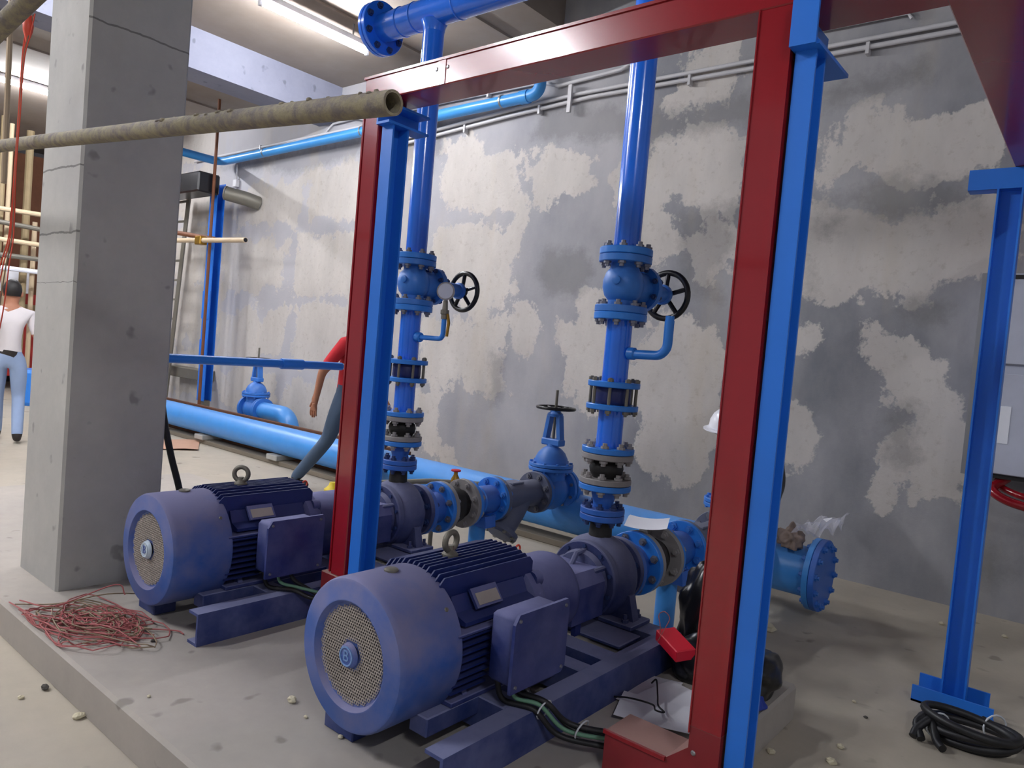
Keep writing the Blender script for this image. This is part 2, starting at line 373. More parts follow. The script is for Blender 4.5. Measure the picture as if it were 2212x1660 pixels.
LIGHT= [[(-10.38, 3.44), (-9.64, 3.55), (-9.18, 3.57), (-8.62, 3.5), (-8.57, 3.09), (-8.66, 2.93), (-9.56, 2.92), (-10.29, 3.19)], [(-8.48, 3.61), (-7.94, 3.71), (-7.33, 3.6), (-7.31, 2.94), (-7.76, 2.99), (-8.14, 2.93), (-8.47, 2.9)], [(-10.55, 2.68), (-9.54, 2.72), (-8.85, 2.69), (-8.85, 2.04), (-10.39, 1.99)], [(-8.51, 2.74), (-8.02, 2.77), (-7.38, 2.77), (-7.36, 1.97), (-7.93, 2.01), (-8.49, 2.01)], [(-10.48, 1.64), (-9.41, 1.75), (-8.78, 1.74), (-8.82, 1.15), (-10.46, 0.95)], [(-8.51, 1.75), (-8.01, 1.84), (-7.66, 1.82), (-7.4, 1.68), (-7.38, 1.05), (-8.63, 1.0)], [(-10.43, 0.78), (-8.84, 0.92), (-8.81, 0.47), (-10.43, 0.24)], [(-8.61, 0.81), (-7.41, 0.87), (-7.4, 0.03), (-8.76, 0.27)], [(-5.93, 3.62), (-5.58, 3.63), (-5.46, 3.68), (-5.27, 3.51), (-4.8, 3.45), (-4.77, 2.9), (-5.3, 2.92), (-5.86, 2.94), (-6.02, 3.03)], [(-4.59, 3.43), (-4.37, 3.5), (-4.17, 3.45), (-3.94, 3.29), (-3.96, 3.03), (-4.29, 3.01), (-4.51, 2.97)], [(-5.94, 2.76), (-5.35, 2.78), (-4.81, 2.73), (-4.73, 2.02), (-5.0, 1.96), (-5.24, 1.8), (-5.53, 1.95), (-5.93, 2.06)], [(-5.96, 1.66), (-5.51, 1.76), (-5.29, 1.62), (-4.85, 1.77), (-4.78, 1.12), (-4.96, 1.0), (-5.3, 1.12), (-5.7, 1.02), (-5.94, 1.17)], [(-6.06, 0.84), (-5.79, 0.81), (-5.65, 0.53), (-5.36, 0.16), (-5.94, 0.2)], [(-4.69, 1.97), (-4.32, 1.75), (-4.64, 1.46)], [(-4.21, 1.8), (-3.76, 2.01), (-3.46, 1.83), (-3.4, 1.25), (-3.6, 1.06), (-3.89, 0.88), (-4.09, 1.19)], [(-3.73, 3.17), (-3.27, 3.3), (-2.93, 3.38), (-2.68, 3.41), (-2.42, 3.36), (-2.43, 2.84), (-2.7, 2.8), (-3.09, 2.85), (-3.31, 2.81), (-3.67, 3.05)], [(-3.53, 2.71), (-3.31, 2.8), (-2.99, 2.72), (-2.96, 2.44), (-3.27, 2.45)], [(-2.88, 2.52), (-2.68, 2.59), (-2.42, 2.58), (-2.4, 2.06), (-2.56, 2.21), (-2.62, 2.06), (-2.76, 2.21)], [(-3.38, 1.77), (-3.07, 1.85), (-2.52, 1.83), (-2.44, 0.66), (-2.74, 0.41), (-3.07, 0.59), (-3.26, 1.06)], [(-1.83, 3.3), (-1.7, 3.44), (-1.55, 3.44), (-1.51, 3.34), (-1.4, 3.35), (-1.37, 3.28), (-1.21, 3.3), (-1.08, 3.32), (-1.01, 3.28), (-0.84, 3.34), (-0.76, 3.04), (-1.16, 2.86), (-1.43, 2.84), (-1.6, 2.92), (-1.89, 2.88), (-1.88, 3.12)], [(-1.93, 2.79), (-1.64, 2.72), (-1.35, 2.63), (-1.24, 2.69), (-0.98, 2.66), (-0.72, 2.72), (-0.7, 2.27), (-1.03, 2.05), (-1.18, 2.08), (-1.36, 2.11), (-1.88, 2.1)], [(-1.93, 1.78), (-1.83, 1.81), (-1.67, 1.76), (-1.57, 1.75), (-1.67, 1.71), (-1.92, 1.68)], [(-1.5, 1.77), (-1.39, 1.83), (-1.32, 1.75), (-1.13, 1.63), (-0.9, 1.58), (-0.97, 1.42), (-1.16, 1.3), (-1.29, 1.45)], [(-1.0, 1.44), (-0.76, 1.41), (-0.73, 0.69), (-0.95, 0.68), (-1.06, 0.85), (-1.18, 0.63), (-1.22, 0.83), (-1.0, 1.06)], [(-1.92, 1.14), (-1.7, 0.99), (-1.89, 0.82)], [(-2.77, 4.27), (-2.38, 3.86), (-2.71, 3.7), (-3.27, 3.74)]]
DARK= [[(-1.84, 2.77), (-1.56, 2.89), (-1.32, 2.94), (-0.86, 2.86), (-0.82, 2.71), (-1.0, 2.65), (-1.34, 2.65), (-1.54, 2.72)], [(-1.18, 2.08), (-0.92, 2.02), (-0.93, 1.93), (-1.08, 1.86), (-1.19, 1.92)], [(-1.83, 2.65), (-1.69, 2.63), (-1.69, 2.54), (-1.8, 2.53)], [(-1.23, 1.26), (-1.06, 1.33), (-1.0, 0.93), (-1.08, 0.86), (-1.19, 0.9)], [(-4.4, 2.48), (-3.96, 2.47), (-3.81, 2.25), (-3.96, 2.03), (-4.29, 2.03), (-4.49, 2.25)], [(-2.99, 2.76), (-2.62, 2.82), (-2.47, 2.51), (-2.64, 2.21), (-2.54, 2.02), (-2.79, 2.05), (-2.93, 2.21)], [(-2.86, 2.79), (-2.46, 2.79), (-2.44, 2.62), (-2.76, 2.6)], [(-0.5, 0.46), (-0.42, 0.3), (-0.5, 0.18), (-0.61, 0.28)], [(-4.69, 3.59), (-4.55, 3.89), (-3.04, 3.65), (-2.4, 3.69), (-2.38, 3.46), (-3.14, 3.41), (-4.13, 3.52)], [(-7.18, 3.44), (-5.93, 3.58), (-5.98, 3.99), (-7.23, 3.89)], [(-10.71, 3.88), (-7.41, 3.91), (-7.39, 3.71), (-8.74, 3.6)], [(-5.0, 1.44), (-4.81, 1.36), (-4.8, 0.98), (-4.94, 0.86)], [(-1.87, 2.35), (-1.79, 2.21), (-1.82, 2.07)], [(-1.42, 3.7), (-1.23, 3.76), (-1.18, 3.59), (-1.88, 3.47), (-1.93, 3.61)]]

def sdf(px, pz, poly):
    P = np.array(poly, float); N = len(P); d = np.full(px.shape, 1e9); ins = np.zeros(px.shape, bool)
    for i in range(N):
        a = P[i]; b = P[(i+1) % N]; e = b-a; L = max((e**2).sum(), 1e-9)
        t = np.clip(((px-a[0])*e[0]+(pz-a[1])*e[1])/L, 0, 1)
        d = np.minimum(d, np.hypot(px-a[0]-t*e[0], pz-a[1]-t*e[1]))
        c = ((a[1] > pz) != (b[1] > pz)) & (px < (b[0]-a[0])*(pz-a[1])/((b[1]-a[1]) if abs(b[1]-a[1]) > 1e-9 else 1e-9)+a[0])
        ins ^= c
    return np.where(ins, d, -d)
xs = np.linspace(-17, 4.5, 520); zs = np.linspace(0, 5.15, 128)
GX, GZ = np.meshgrid(xs, zs)
def field(polys):
    f = np.full(GX.shape, -1e9)
    for p in polys: f = np.maximum(f, sdf(GX, GZ, p))
    return f
fl = field(LIGHT); fd_ = field(DARK)
# beyond the traced part the same blockwork goes on
gx = np.abs(((GX+.55) % 1.45)-.725); gz = np.abs(((GZ-.2) % .95)-.475)
grid = np.minimum(.60-gx, .36-gz)
far = np.maximum(np.clip((-10.4-GX)/.6, 0, 1), np.clip((GX+.35)/.4, 0, 1))
fl = fl*(1-far)+grid*far
nx, nz = len(xs), len(zs)
vs = [(float(x), WY, float(z)) for z in zs for x in xs]
fs = [(j*nx+i, j*nx+i+1, (j+1)*nx+i+1, (j+1)*nx+i) for j in range(nz-1) for i in range(nx-1)]
nb = len(vs)
vs += [(-17, WY+.2, 0), (4.5, WY+.2, 0), (4.5, WY+.2, 5.15), (-17, WY+.2, 5.15)]
fs += [(nb+1, nb, nb+3, nb+2)]
me = bpy.data.meshes.new('wall_back'); me.from_pydata(vs, [], fs); me.materials.append(MT['wall'])
for nm, F in (('patch', fl), ('blotch', fd_)):
    a = me.attributes.new(nm, 'FLOAT', 'POINT'); v = np.full(len(vs), -1.0, np.float32); v[:nb] = np.clip(F, -1, 1).ravel(); a.data.foreach_set('value', v)
o = bpy.data.objects.new('wall_back', me); COL.objects.link(o); o['kind'] = 'structure'; o['label'] = 'patchy basement wall of pale lime blocks and grey cement bands'

# ================================================================== fluorescent battens
def batten(x, y0, z, label, L=1.24, tube='tube', hang=0, drop=0):
    t = thing('fluorescent_light', (x, y0, z), label, 'light', 'ceiling fluorescent lights')
    part('housing', MB().box(x-.045, x+.045, y0, y0+L, z-.06, z, .008), 'white', t, smooth=False)
    part('tube', MB().cyl((x, y0+.03, z-.095), (x, y0+L-.03, z-.095), .02, 16), tube, t, 'lit white tube')
    if drop:
        for yy in (y0+.2, y0+L-.2): part('hanger', MB().cyl((x, yy, z), (x, yy, z+drop+.002), .008, 6), 'steel', t)
    if hang:
        part('added_shade', MB().prism([(-.16, -.10), (-.045, -.005), (.045, -.005), (.16, -.10), (.165, -.095), (.05, .004), (-.05, .004), (-.165, -.095)], (x, y0, z), X_, Z_, (0, L, 0)), 'white', t, smooth=False)  # unseen shade added to keep this lamp's light off the raised slab
        for yy in (y0+.15, y0+L-.15): part('hanger', MB().cyl((x, yy, z), (x, yy, 5.15), .006, 6), 'steel', t)
    for yy in (y0+.015, y0+L-.015):
        part('lamp_holder', MB().box(x-.018, x+.018, yy-.014, yy+.014, z-.12, z-.058), 'white', t, smooth=False)
batten(-6.2, 3.55, 4.47, tube='tube_dim', drop=.13, label='lit fluorescent light on the ceiling above the far motor')
batten(-6.48, -2.6, 4.6, 'lit fluorescent light behind the viewer, to the left')
batten(-4.7, -2.3, 4.6, 'added unseen fluorescent light behind the viewer, nearest the column')  # lamp added to brighten the front face of the column
batten(-6.48, .6, 4.6, 'lit fluorescent light above and left of the column')
batten(-11.9, 3.1, 4.6, 'lit fluorescent light seen left of the concrete column')
batten(-11.9, -.4, 4.6, 'lit fluorescent light far left, outside the picture')
batten(2.2, -1.6, 4.45, 'lit fluorescent light hung behind the viewer, to the right', tube='tube_dim', hang=1)

# ================================================================== pump sets
def base_frame(X, which):
    t = thing('base_frame', (X, 1.5, PH), 'dusty blue steel channel base under the %s pump and motor' % which, 'frame', 'pump base frames')
    def chan(x0, x1, y0, y1, s):
        b = MB(); zt = .285
        poly = [(0,0),(.075,0),(.075,.012),(.012,.012),(.012,.123),(.075,.123),(.075,.135),(0,.135)]
        if s < 0: poly = [(.075-a, c) for a, c in poly][::-1]
        return b.prism(poly, (x0, y0, PH), X_, Z_, (0, y1-y0, 0))
    part('side_channel', chan(X+.325, X+.4, 1.5, 2.98, -1), 'frame', t, smooth=False)
    part('side_channel', chan(X-.4, X-.325, 2.02, 2.98, 1), 'frame', t, smooth=False)
    for (y0, y1, xl) in ((1.86, 1.96, -.17), (2.3, 2.38, -.325), (2.46, 2.56, -.325), (2.86, 2.98, -.325)):
        part('cross_member', MB().box(X+xl, X+.326, y0, y1, PH+.02, .284, .004), 'frame', t, smooth=False)
    part('slotted_plate', MB().box(X+.03, X+.30, 2.62, 2.80, .27, .286, .004), 'frame', t, smooth=False)
    part('front_stub', MB().box(X-.17, X-.02, 1.52, 1.62, PH, .225, .004), 'frame', t, smooth=False)
    for xx in (X-.17, X+.17):
        part('motor_rail', MB().box(xx-.04, xx+.04, 1.62, 2.34, .222, .286, .004), 'frame', t, smooth=False)

def grille_mesh(X, y, z, R, pitch=.0108, hole=.0047, rin=.047):
    b = MB(); dy = pitch*math.sqrt(3)/2; nr = int(R/dy)+1
    for j in range(-nr, nr+1):
        for i in range(-nr-2, nr+3):
            cx = i*pitch+(pitch/2 if j % 2 else 0); cz = j*dy; d = math.hypot(cx, cz)
            if d > R or d < rin: continue
            hexr = pitch/math.sqrt(3); P = []
            for k in range(6):
                a = math.radians(30+60*k); P.append((X+cx+hexr*math.cos(a), y, z+cz+hexr*math.sin(a)))
            for k in range(6):
                a = math.radians(30+60*k); P.append((X+cx+hole*math.cos(a), y, z+cz+hole*math.sin(a)))
            for k in range(6):
                a = math.radians(30+60*k); P.append((X+cx+hole*math.cos(a), y+.003, z+cz+hole*math.sin(a)))
            F = [(k, (k+1) % 6, 6+(k+1) % 6, 6+k) for k in range(6)] + [(6+k, 6+(k+1) % 6, 12+(k+1) % 6, 12+k) for k in range(6)]
            b.add(P, F)
    return b
ZA = .462
def text_mesh(body, size, mat, depth=.002):
    cu = bpy.data.curves.new('t', 'FONT'); cu.body = body; cu.size = size; cu.extrude = depth; cu.align_x = 'CENTER'; cu.align_y = 'CENTER'
    ob = bpy.data.objects.new('t', cu); COL.objects.link(ob); bpy.context.view_layer.update()
    me = bpy.data.meshes.new_from_object(ob.evaluated_get(bpy.context.evaluated_depsgraph_get()))
    bpy.data.objects.remove(ob); me.materials.clear(); me.materials.append(MT[mat]); return me
def motor(X, which, badge, label):
    t = thing('electric_motor', (X, 1.46, .285), label, 'motor', 'pump motors')
    y0 = 1.462; R = .243; yb = y0+.265
    fc = part('fan_cover', MB().lathe([(.014, .148), (.013, .150), (.012, .160), (-.001, .1675), (-.006, .171), (-.006, .176), (-.003, .181), (-.002, .229), (.002, .237), (.012, .242), (.024, R), (.255, R), (.265, R-.004), (.265, R-.02), (.04, R-.02), (.024, .15), (.014, .148)], (X, y0, ZA), Y_, 72, cap=False), 'cover', t, ang=32)
    subpart('grille', grille_mesh(X, y0+.010, ZA, .152), 'grille', fc, smooth=False)
    subpart('grille_rim', MB().ring((X, y0+.0155, ZA), Y_, .141, .156, .003, 48).ring((X, y0+.0155, ZA), Y_, .03, .053, .003, 32), 'cover', fc)
    subpart('cavity_shade', MB().lathe([(0, .158), (.004, .158)], (X, y0+.03, ZA), Y_, 48), 'hole', fc)  # dark disc behind the grille, painted as the shade inside the cover
    part('badge', MB().lathe([(-.010, 0), (-.010, .030), (-.006, .036), (.004, .040)], (X, y0, ZA), Y_, 32), badge, t)
    tm = text_mesh('B', .05, 'cover' if badge == 'badge' else 'emblem_blue')
    e = bpy.data.objects.new('emblem', tm); COL.objects.link(e); e.parent = t
    e.matrix_parent_inverse = Matrix.Translation(-Vector(t.location)); e.location = (X, y0-.0105, ZA); e.rotation_euler = (math.pi/2, 0, 0)
    part('emblem_ring', MB().ring((X, y0-.0105, ZA), Y_, .026, .031, .004), 'badge' if badge == 'badge' else 'emblem_blue', t)
    part('plug', MB().lathe([(0, .024), (.006, .024), (.009, .02)], (X, y0+.15, ZA+R-.001), Z_, 20), 'oldsteel', t)
    part('cover_screw', MB().lathe([(0, .008), (.004, .006)], (X+R*.78, y0+.225, ZA+R*.624), (.78, 0, .624), 10), 'oldsteel', t)
    ye = 2.17
    part('stator_body', MB().lathe([(0, .19), (ye-yb+.06, .19)], (X, yb-.05, ZA), Y_, 40), 'navy_clean', t)
    # upright cooling fins along the top
    for k in range(12):
        dx = -.132+k*.024; top = .252-.30*max(0, abs(dx)-.06)
        z1 = math.sqrt(.19**2-dx**2)-.01
        b = MB().prism([(0, z1), (ye-yb+.05, z1), (ye-yb+.05, top-.02), (ye-yb+.03, top), (.02, top), (0, top-.02)], (X+dx-.003, yb-.02, ZA), Y_, Z_, (.006, 0, 0))
        part('cooling_fin', b, 'navy_clean', t, smooth=False)
    # horizontal side fins on both sides
    for s in (1, -1):
        for k in range(8):
            dz = .055-k*.0255; r0 = math.sqrt(.19**2-dz**2)-.01
            L = (ye-yb+.05) if s < 0 else .17
            b = MB().prism([(r0, 0), (.232-.2*max(0, abs(dz)-.06), 0), (.232-.2*max(0, abs(dz)-.06), L), (r0, L)], (X, yb-.02, ZA+dz-.0035), (s, 0, 0), Y_, (0, 0, .007))
            part('cooling_fin', b, 'navy_clean', t, smooth=False)
    # shoulder with nameplate
    for s in (1, -1):
        part('shoulder', MB().prism([(.13, .085), (.215, .085), (.215, .098), (.165, .115), (.14, .165), (.13, .16)], (X, yb+.03, ZA), (s, 0, 0), Z_, (0, ye-yb-.06, 0)), 'navy_clean', t, smooth=False)
        part('ledge', MB().box(*sorted((X+s*.15, X+s*.236)), yb-.02, ye+.03, ZA+.062, ZA+.074, .003), 'navy', t, smooth=False)
    nd = Vector((.051, 0, -.028)).normalized()
    pb = MB().prism([(0, 0), (.13, 0), (.13, .07), (0, .07)], (X+.150, yb+.10, ZA+.176), Y_, (.62, 0, -.78), (.009, 0, .007))
    npl = part('nameplate', pb, 'navy', t, smooth=False)
    subpart('plate', MB().prism([(.012, .02), (.12, .02), (.12, .062), (.012, .062)], (X+.1595, yb+.10, ZA+.1835), Y_, (.62, 0, -.78), (.0016, 0, .0013)), 'grille', npl, smooth=False)
    # lifting eye
    part('eye_bolt', MB().tube(arc((X, 1.885, ZA+.30), ((.75, .66, 0) if badge == 'badge' else (-.1, .99, 0)), Z_, .033, 0, 360, 24)[:-1], .011, 10, closed=True).lathe([(0, .03), (.02, .03), (.035, .014), (.05, .012)], (X, 1.885, ZA+.236), Z_, 16), 'oldsteel', t)
    part('grease_nipple', MB().tube(arc((X+.05, 2.21, ZA+.235), Y_, Z_, .014, 0, 360, 12)[:-1], .004, 6, closed=True).cyl((X+.05, 2.21, ZA+.15), (X+.05, 2.21, ZA+.225), .004, 6), 'orange', t)
    # terminal box
    tb = part('terminal_box', MB().box(X+.265, X+.375, 1.82, 2.07, ZA-.085, ZA+.145, .014), 'navy', t, ang=50)
    subpart('lid', MB().prism([(0, 0), (.0, .225), (.02, .255), (.285, .255), (.295, .235), (.295, .02), (.275, 0)], (X+.373, 1.803, ZA-.095), Y_, Z_, (.012, 0, 0)), 'navy', tb, smooth=False)
    for (yy, zz) in ((1.825, -.075), (1.825, .14), (2.075, -.075), (2.075, .14)):
        subpart('screw', MB().lathe([(0, .007), (.005, .005)], (X+.385, yy, ZA+zz), X_, 8), 'bolt', tb)
    part('box_neck', MB().box(X+.15, X+.27, 1.92, 2.04, ZA-.06, ZA+.06), 'navy_clean', t, smooth=False)
    # drive end
    part('end_shield', MB().lathe([(-.02, .19), (0, .215), (.05, .215), (.075, .2), (.085, .15)], (X, ye-.01, ZA), Y_, 40), 'navy', t)
    for a in (45, 135, 225, 315):
        part('lug', MB().lathe([(0, .03), (.04, .03), (.046, .02)], (X+.2*math.cos(math.radians(a)), ye+.02, ZA+.2*math.sin(math.radians(a))), Y_, 12), 'navy', t)
    # feet
    for s in (1, -1):
        xs_ = X+s*.17
        ft = part('foot', MB().box(xs_-.045, xs_+.045, 1.72, 2.26, .287, .305, .003), 'navy', t, smooth=False)
        for yy in (1.79, 2.16):
            subpart('foot_web', MB().prism([(-.03, 0), (.03, 0), (-s*.03, .09)] if s > 0 else [(-.03, 0), (.03, 0), (.03, .09)], (xs_, yy, .304), X_, Z_, (0, .022, 0)), 'navy', ft, smooth=False)
    return t
def guard(X, which):
    t = thing('coupling_guard', (X, 2.26, .285), 'dusty lilac coupling guard between the %s motor and its pump' % which, 'guard', 'coupling guards')
    part('drum', MB().lathe([(0, .168), (.22, .168), (.25, .16), (.275, .13), (.28, .08)], (X, 2.262, ZA), Y_, 44), 'navy', t)
    poly = [(-.135, -.12), (.135, -.12), (.135, .03), (.10, .085), (-.10, .085), (-.135, .03)]
    part('hood', MB().prism(poly, (X, 2.505, ZA), X_, Z_, (0, .235, 0)), 'navy', t, smooth=False)
    for s in (1, -1): part('guard_leg', MB().box(X+s*.11-.01, X+s*.11+.01, 2.56, 2.6, .284, ZA-.11), 'navy_clean', t, smooth=False)
def pump(X, which, label):
    t = thing('centrifugal_pump', (X, 2.88, .285), label, 'pump', 'end suction pumps')
    part('bearing_bracket', MB().lathe([(0, .07), (.03, .075), (.04, .125), (.07, .135)], (X, 2.69, ZA), Y_, 36), 'pump', t)
    for a in (35, 90, 145, 215, 325):
        c, s_ = math.cos(math.radians(a)), math.sin(math.radians(a))
        part('bracket_rib', MB().tube([(X+.07*c, 2.66, ZA+.07*s_), (X+.125*c, 2.70, ZA+.125*s_), (X+.13*c, 2.77, ZA+.13*s_)], .013, 8), 'pump', t)
    part('shaft_seal', MB().lathe([(0, .045), (.12, .045)], (X, 2.62, ZA), Y_, 20), 'oldsteel', t)
    ring = part('casing_cover', MB().lathe([(0, .1), (0, .165), (.006, .172), (.034, .172), (.04, .165)], (X, 2.765, ZA), Y_, 48), 'pump', t)
    for k in range(10):
        a = math.radians(18+36*k)
        subpart('bolt', MB().lathe([(-.012, .010), (0, .010)], (X+.15*math.cos(a), 2.766, ZA+.15*math.sin(a)), Y_, 6), 'darkbolt', ring, smooth=False)
    part('volute_casing', MB().lathe([(0, .165), (.02, .18), (.05, .19), (.11, .19), (.145, .178), (.17, .14), (.19, .105), (.22, .098), (.225, .10)], (X, 2.806, ZA), Y_, 48), 'pump', t)
    part('discharge_neck', MB().lathe([(0, .095), (.07, .056), (.2, .05)], (X, 2.885, ZA+.06), Z_, 28), 'rubber', t)
    part('discharge_flange', MB().disc((X, 2.885, .734), Z_, .102, .027), 'pipe_dusty', t)
    fl = part('suction_flange', MB().disc((X, 3.05, ZA), Y_, .15, .03), 'pump', t)
    for s in (1, -1):
        ft = part('pump_foot', MB().prism([(-.075, 0), (.075, 0), (.045, .11), (-.03, .11)], (X+s*.15, 2.86, .305), (s, 0, 0), Z_, (0, .05, 0)), 'pump', t, smooth=False)
        subpart('foot_plate', MB().box(X+s*.165-.085, X+s*.165+.085, 2.80, 2.97, .287, .306, .003), 'frame', ft, smooth=False)
        for yy in (2.83, 2.94):
            subpart('anchor_bolt', MB().lathe([(0, .016), (.014, .016), (.014, .009), (.035, .009)], (X+s*.20, yy, .306), Z_, 6), 'pump', ft, smooth=False)
    return t

# ------------------------------------------------------------------ riser pieces (all share axis X, Y = 2.885)
RY = 2.885
def riser(X, which, gauge):
    P = (X, RY)
    ax = lambda z: (X, RY, z)
    g = 'discharge fittings'
    t = thing('concentric_reducer', ax(.749), 'blue cone reducer standing on the %s pump outlet flange' % which, 'reducer', 'cone reducers')
    part('cone', MB().lathe([(0, .046), (.02, .046), (.085, .064), (.09, .064)], ax(.775), Z_, 32), 'pipe_dusty', t)
    part('flange', MB().disc(ax(.763), Z_, .102, .026), 'pipe_dusty', t)
    part('flange', MB().disc(ax(.873), Z_, .120, .026), 'pipe', t)
    bolts(t, ax(.749), Z_, .080, .056, 'darkbolt', 8, r=.010)
    t = thing('rubber_expansion_joint', ax(.89), 'black rubber bellows between grey flanges on the %s riser' % which, 'joint', 'discharge rubber joints')
    part('bellows', MB().lathe([(0, .066), (.03, .064), (.045, .074), (.068, .079), (.09, .074), (.10, .064), (.135, .066)], ax(.89), Z_, 32), 'rubber', t)
    part('flange', MB().disc(ax(.9015), Z_, .119, .026), 'greyflange', t)
    part('flange', MB().disc(ax(1.0145), Z_, .119, .026), 'greyflange', t)
    bolts(t, ax(.888), Z_, .097, .056, 'greyflange', 8, r=.011)
    bolts(t, ax(1.028), Z_, .097, .056, 'greyflange', 8, r=.011)
    t = thing('pipe_spool', ax(1.029), 'short blue flanged pipe below the check valve on the %s riser' % which, 'pipe', 'short riser spools')
    part('pipe', MB().lathe([(0, .059), (.21, .059)], ax(1.035), Z_, 36), 'riser', t)
    part('flange', MB().disc(ax(1.0425), Z_, .120, .026), 'pipe', t)
    part('flange', MB().disc(ax(1.24), Z_, .119, .025), 'pipe', t)
    t = thing('wafer_check_valve', ax(1.2535), 'wafer check valve held by long studs on the %s riser' % which, 'valve', 'wafer check valves')
    part('valve_body', MB().lathe([(0, .078), (.01, .082), (.066, .082), (.076, .078)], ax(1.2535), Z_, 36), 'navy_clean', t)
    for k in range(8):
        a = math.radians(22.5+45*k); c = ax(0); px, py = X+.104*math.cos(a), RY+.104*math.sin(a)
        part('stud', MB().cyl((px, py, 1.205), (px, py, 1.375), .0075, 8).lathe([(0, .014), (.014, .014)], (px, py, 1.213), Z_, 6).lathe([(0, .014), (.014, .014)], (px, py, 1.357), Z_, 6), 'oldsteel', t, smooth=False)
    t = thing('pipe_spool', ax(1.33), 'blue flanged pipe with a thin bent branch below the gate valve on the %s riser' % which, 'pipe', 'branched riser spools')
    part('pipe', MB().lathe([(0, .059), (.36, .059)], ax(1.335), Z_, 36), 'riser', t)
    part('flange', MB().disc(ax(1.3435), Z_, .119, .026), 'pipe', t)
    part('flange', MB().disc(ax(1.652), Z_, .120, .032), 'pipe', t)
    if gauge:
        pts = [(X+.05, RY, 1.49)] + arc((X+.24, RY, 1.52), X_, Z_, .03, 270, 360, 3) + [(X+.27, RY, 1.60)]
        br = part('branch_pipe', MB().tube(pts, .014, 12), 'pipe', t)
    else:
        pts = [(X+.05, RY, 1.487)] + arc((X+.195, RY, 1.545), X_, Z_, .055, 270, 360, 8) + [(X+.25, RY, 1.645)]
        br = part('branch_pipe', MB().tube(pts, .021, 14).lathe([(0, .019), (.02, .019)], (X+.25, RY, 1.645), Z_, 12), 'pipe', t)
    subpart('socket', MB().lathe([(0, .028), (.03, .028), (.036, .022)], (X+.062, RY, 1.49), X_, 16), 'pipe', br)
    if gauge:
        part('siphon_loop', MB().tube(arc((X-.085, RY+.06, 1.50), X_, Z_, .055, 60, 300, 16), .007, 8), 'blackcable', t)
        gv = thing('ball_valve', (X+.27, RY, 1.6), 'small steel ball valve with yellow lever under the pressure gauge', 'valve')
        part('valve_body', MB().lathe([(0, .019), (.025, .019), (.028, .024), (.05, .024), (.053, .016), (.1, .013)], (X+.27, RY, 1.6), Z_, 14), 'oldsteel', gv)
        part('lever', MB().prism([(0, .0), (.012, 0), (.026, -.05), (.018, -.125), (.006, -.125), (.012, -.05)], (X+.288, RY-.005, 1.63), X_, Z_, (0, .01, 0)), 'brass', gv, smooth=False)
        pg = thing('pressure_gauge', (X+.27, RY, 1.70), 'round silver pressure gauge beside the far riser gate valve', 'gauge')
        d = Vector((.55, -.83, .05)).normalized(); c = Vector((X+.27, RY, 1.752))
        part('case', MB().lathe([(-.02, .03), (-.018, .044), (.012, .046), (.018, .05), (.024, .05)], c, d, 32), 'steel', pg)
        part('dial', MB().lathe([(0, .042), (.002, .042)], c+d*.0245, d, 32), 'panel', pg)
        part('stem', MB().cyl((X+.27, RY, 1.7), (X+.27, RY, 1.715), .012, 10), 'steel', pg)
    # gate valve lying on its side, wheel towards the wall
    t = thing('gate_valve', ax(1.67), 'blue gate valve with black handwheel on the %s riser' % which, 'valve', 'riser gate valves')
    part('flange', MB().disc(ax(1.685), Z_, .120, .032), 'valve', t)
    part('flange', MB().disc(ax(1.9115), Z_, .120, .032), 'valve', t)
    part('body', MB().lathe([(0, .062), (.03, .064), (.05, .082), (.085, .093), (.12, .093), (.155, .082), (.175, .065), (.2, .062)], ax(1.695), Z_, 36), 'valve', t)
    part('bonnet', MB().lathe([(0, .078), (.12, .077), (.14, .077), (.14, .108), (.172, .108), (.172, .098), (.20, .085), (.225, .045), (.36, .04), (.365, .05), (.385, .05), (.39, .02)], (X, RY, 1.797), Y_, 32), 'valve', t)
    bolts(t, (X, RY+.156, 1.797), Y_, .095, .036, 'darkbolt', 8, r=.008)
    part('boss', MB().lathe([(0, .02), (.01, .02), (.012, .014)], (X+.02, RY-.092, 1.81), (.15, -1, 0), 14), 'valve', t)
    wy = RY+.42
    wh = part('handwheel', MB().tube(arc((X, wy, 1.797), X_, Z_, 0.114, 0, 360, 40)[:-1], .015, 10, closed=True), 'black', t)
    for k in range(5):
        a = math.radians(18+72*k)
        subpart('spoke', MB().tube([(X+.018*math.cos(a), wy-.015, 1.797+.018*math.sin(a)), (X+.111*math.cos(a), wy, 1.797+.111*math.sin(a))], .012, 8), 'black', wh)
    subpart('hub', MB().lathe([(0, .03), (.035, .03), (.045, .018)], (X, wy-.03, 1.797), Y_, 16), 'black', wh)
    bolts(t, ax(1.6685), Z_, .098, .066, 'bolt', 8, r=.0105)
    bolts(t, ax(1.9285), Z_, .098, .066, 'bolt', 8, r=.0105)
    t = thing('riser_pipe', ax(1.93), 'tall glossy blue %s riser pipe rising through the red trunking frame' % which, 'pipe', 'riser pipes')
    part('pipe', MB().lathe([(0, .0605), (3.26-1.94, .0605)], ax(1.94), Z_, 40), 'riser', t)
    part('flange', MB().disc(ax(1.9455), Z_, .120, .032), 'pipe', t)
for (X, w_) in ((-3.155, 'far'), (-1.76, 'near')):
    base_frame(X, w_)
    if w_ == 'far': motor(X, w_, 'badge', 'dusty navy motor with pale oval badge beside the concrete column')
    else: motor(X, w_, 'cover', 'large dusty navy motor in the foreground with perforated blue fan cover')
    guard(X, w_)
    pump(X, w_, 'dark blue pump behind the left blue post' if w_ == 'far' else 'dark blue pump under the riser between the two red posts')
    riser(X, w_, w_ == 'far')
t = thing('overhead_header', (-3.6, RY, 3.25), 'blue overhead header pipe with a blank flange at its left end', 'pipe')
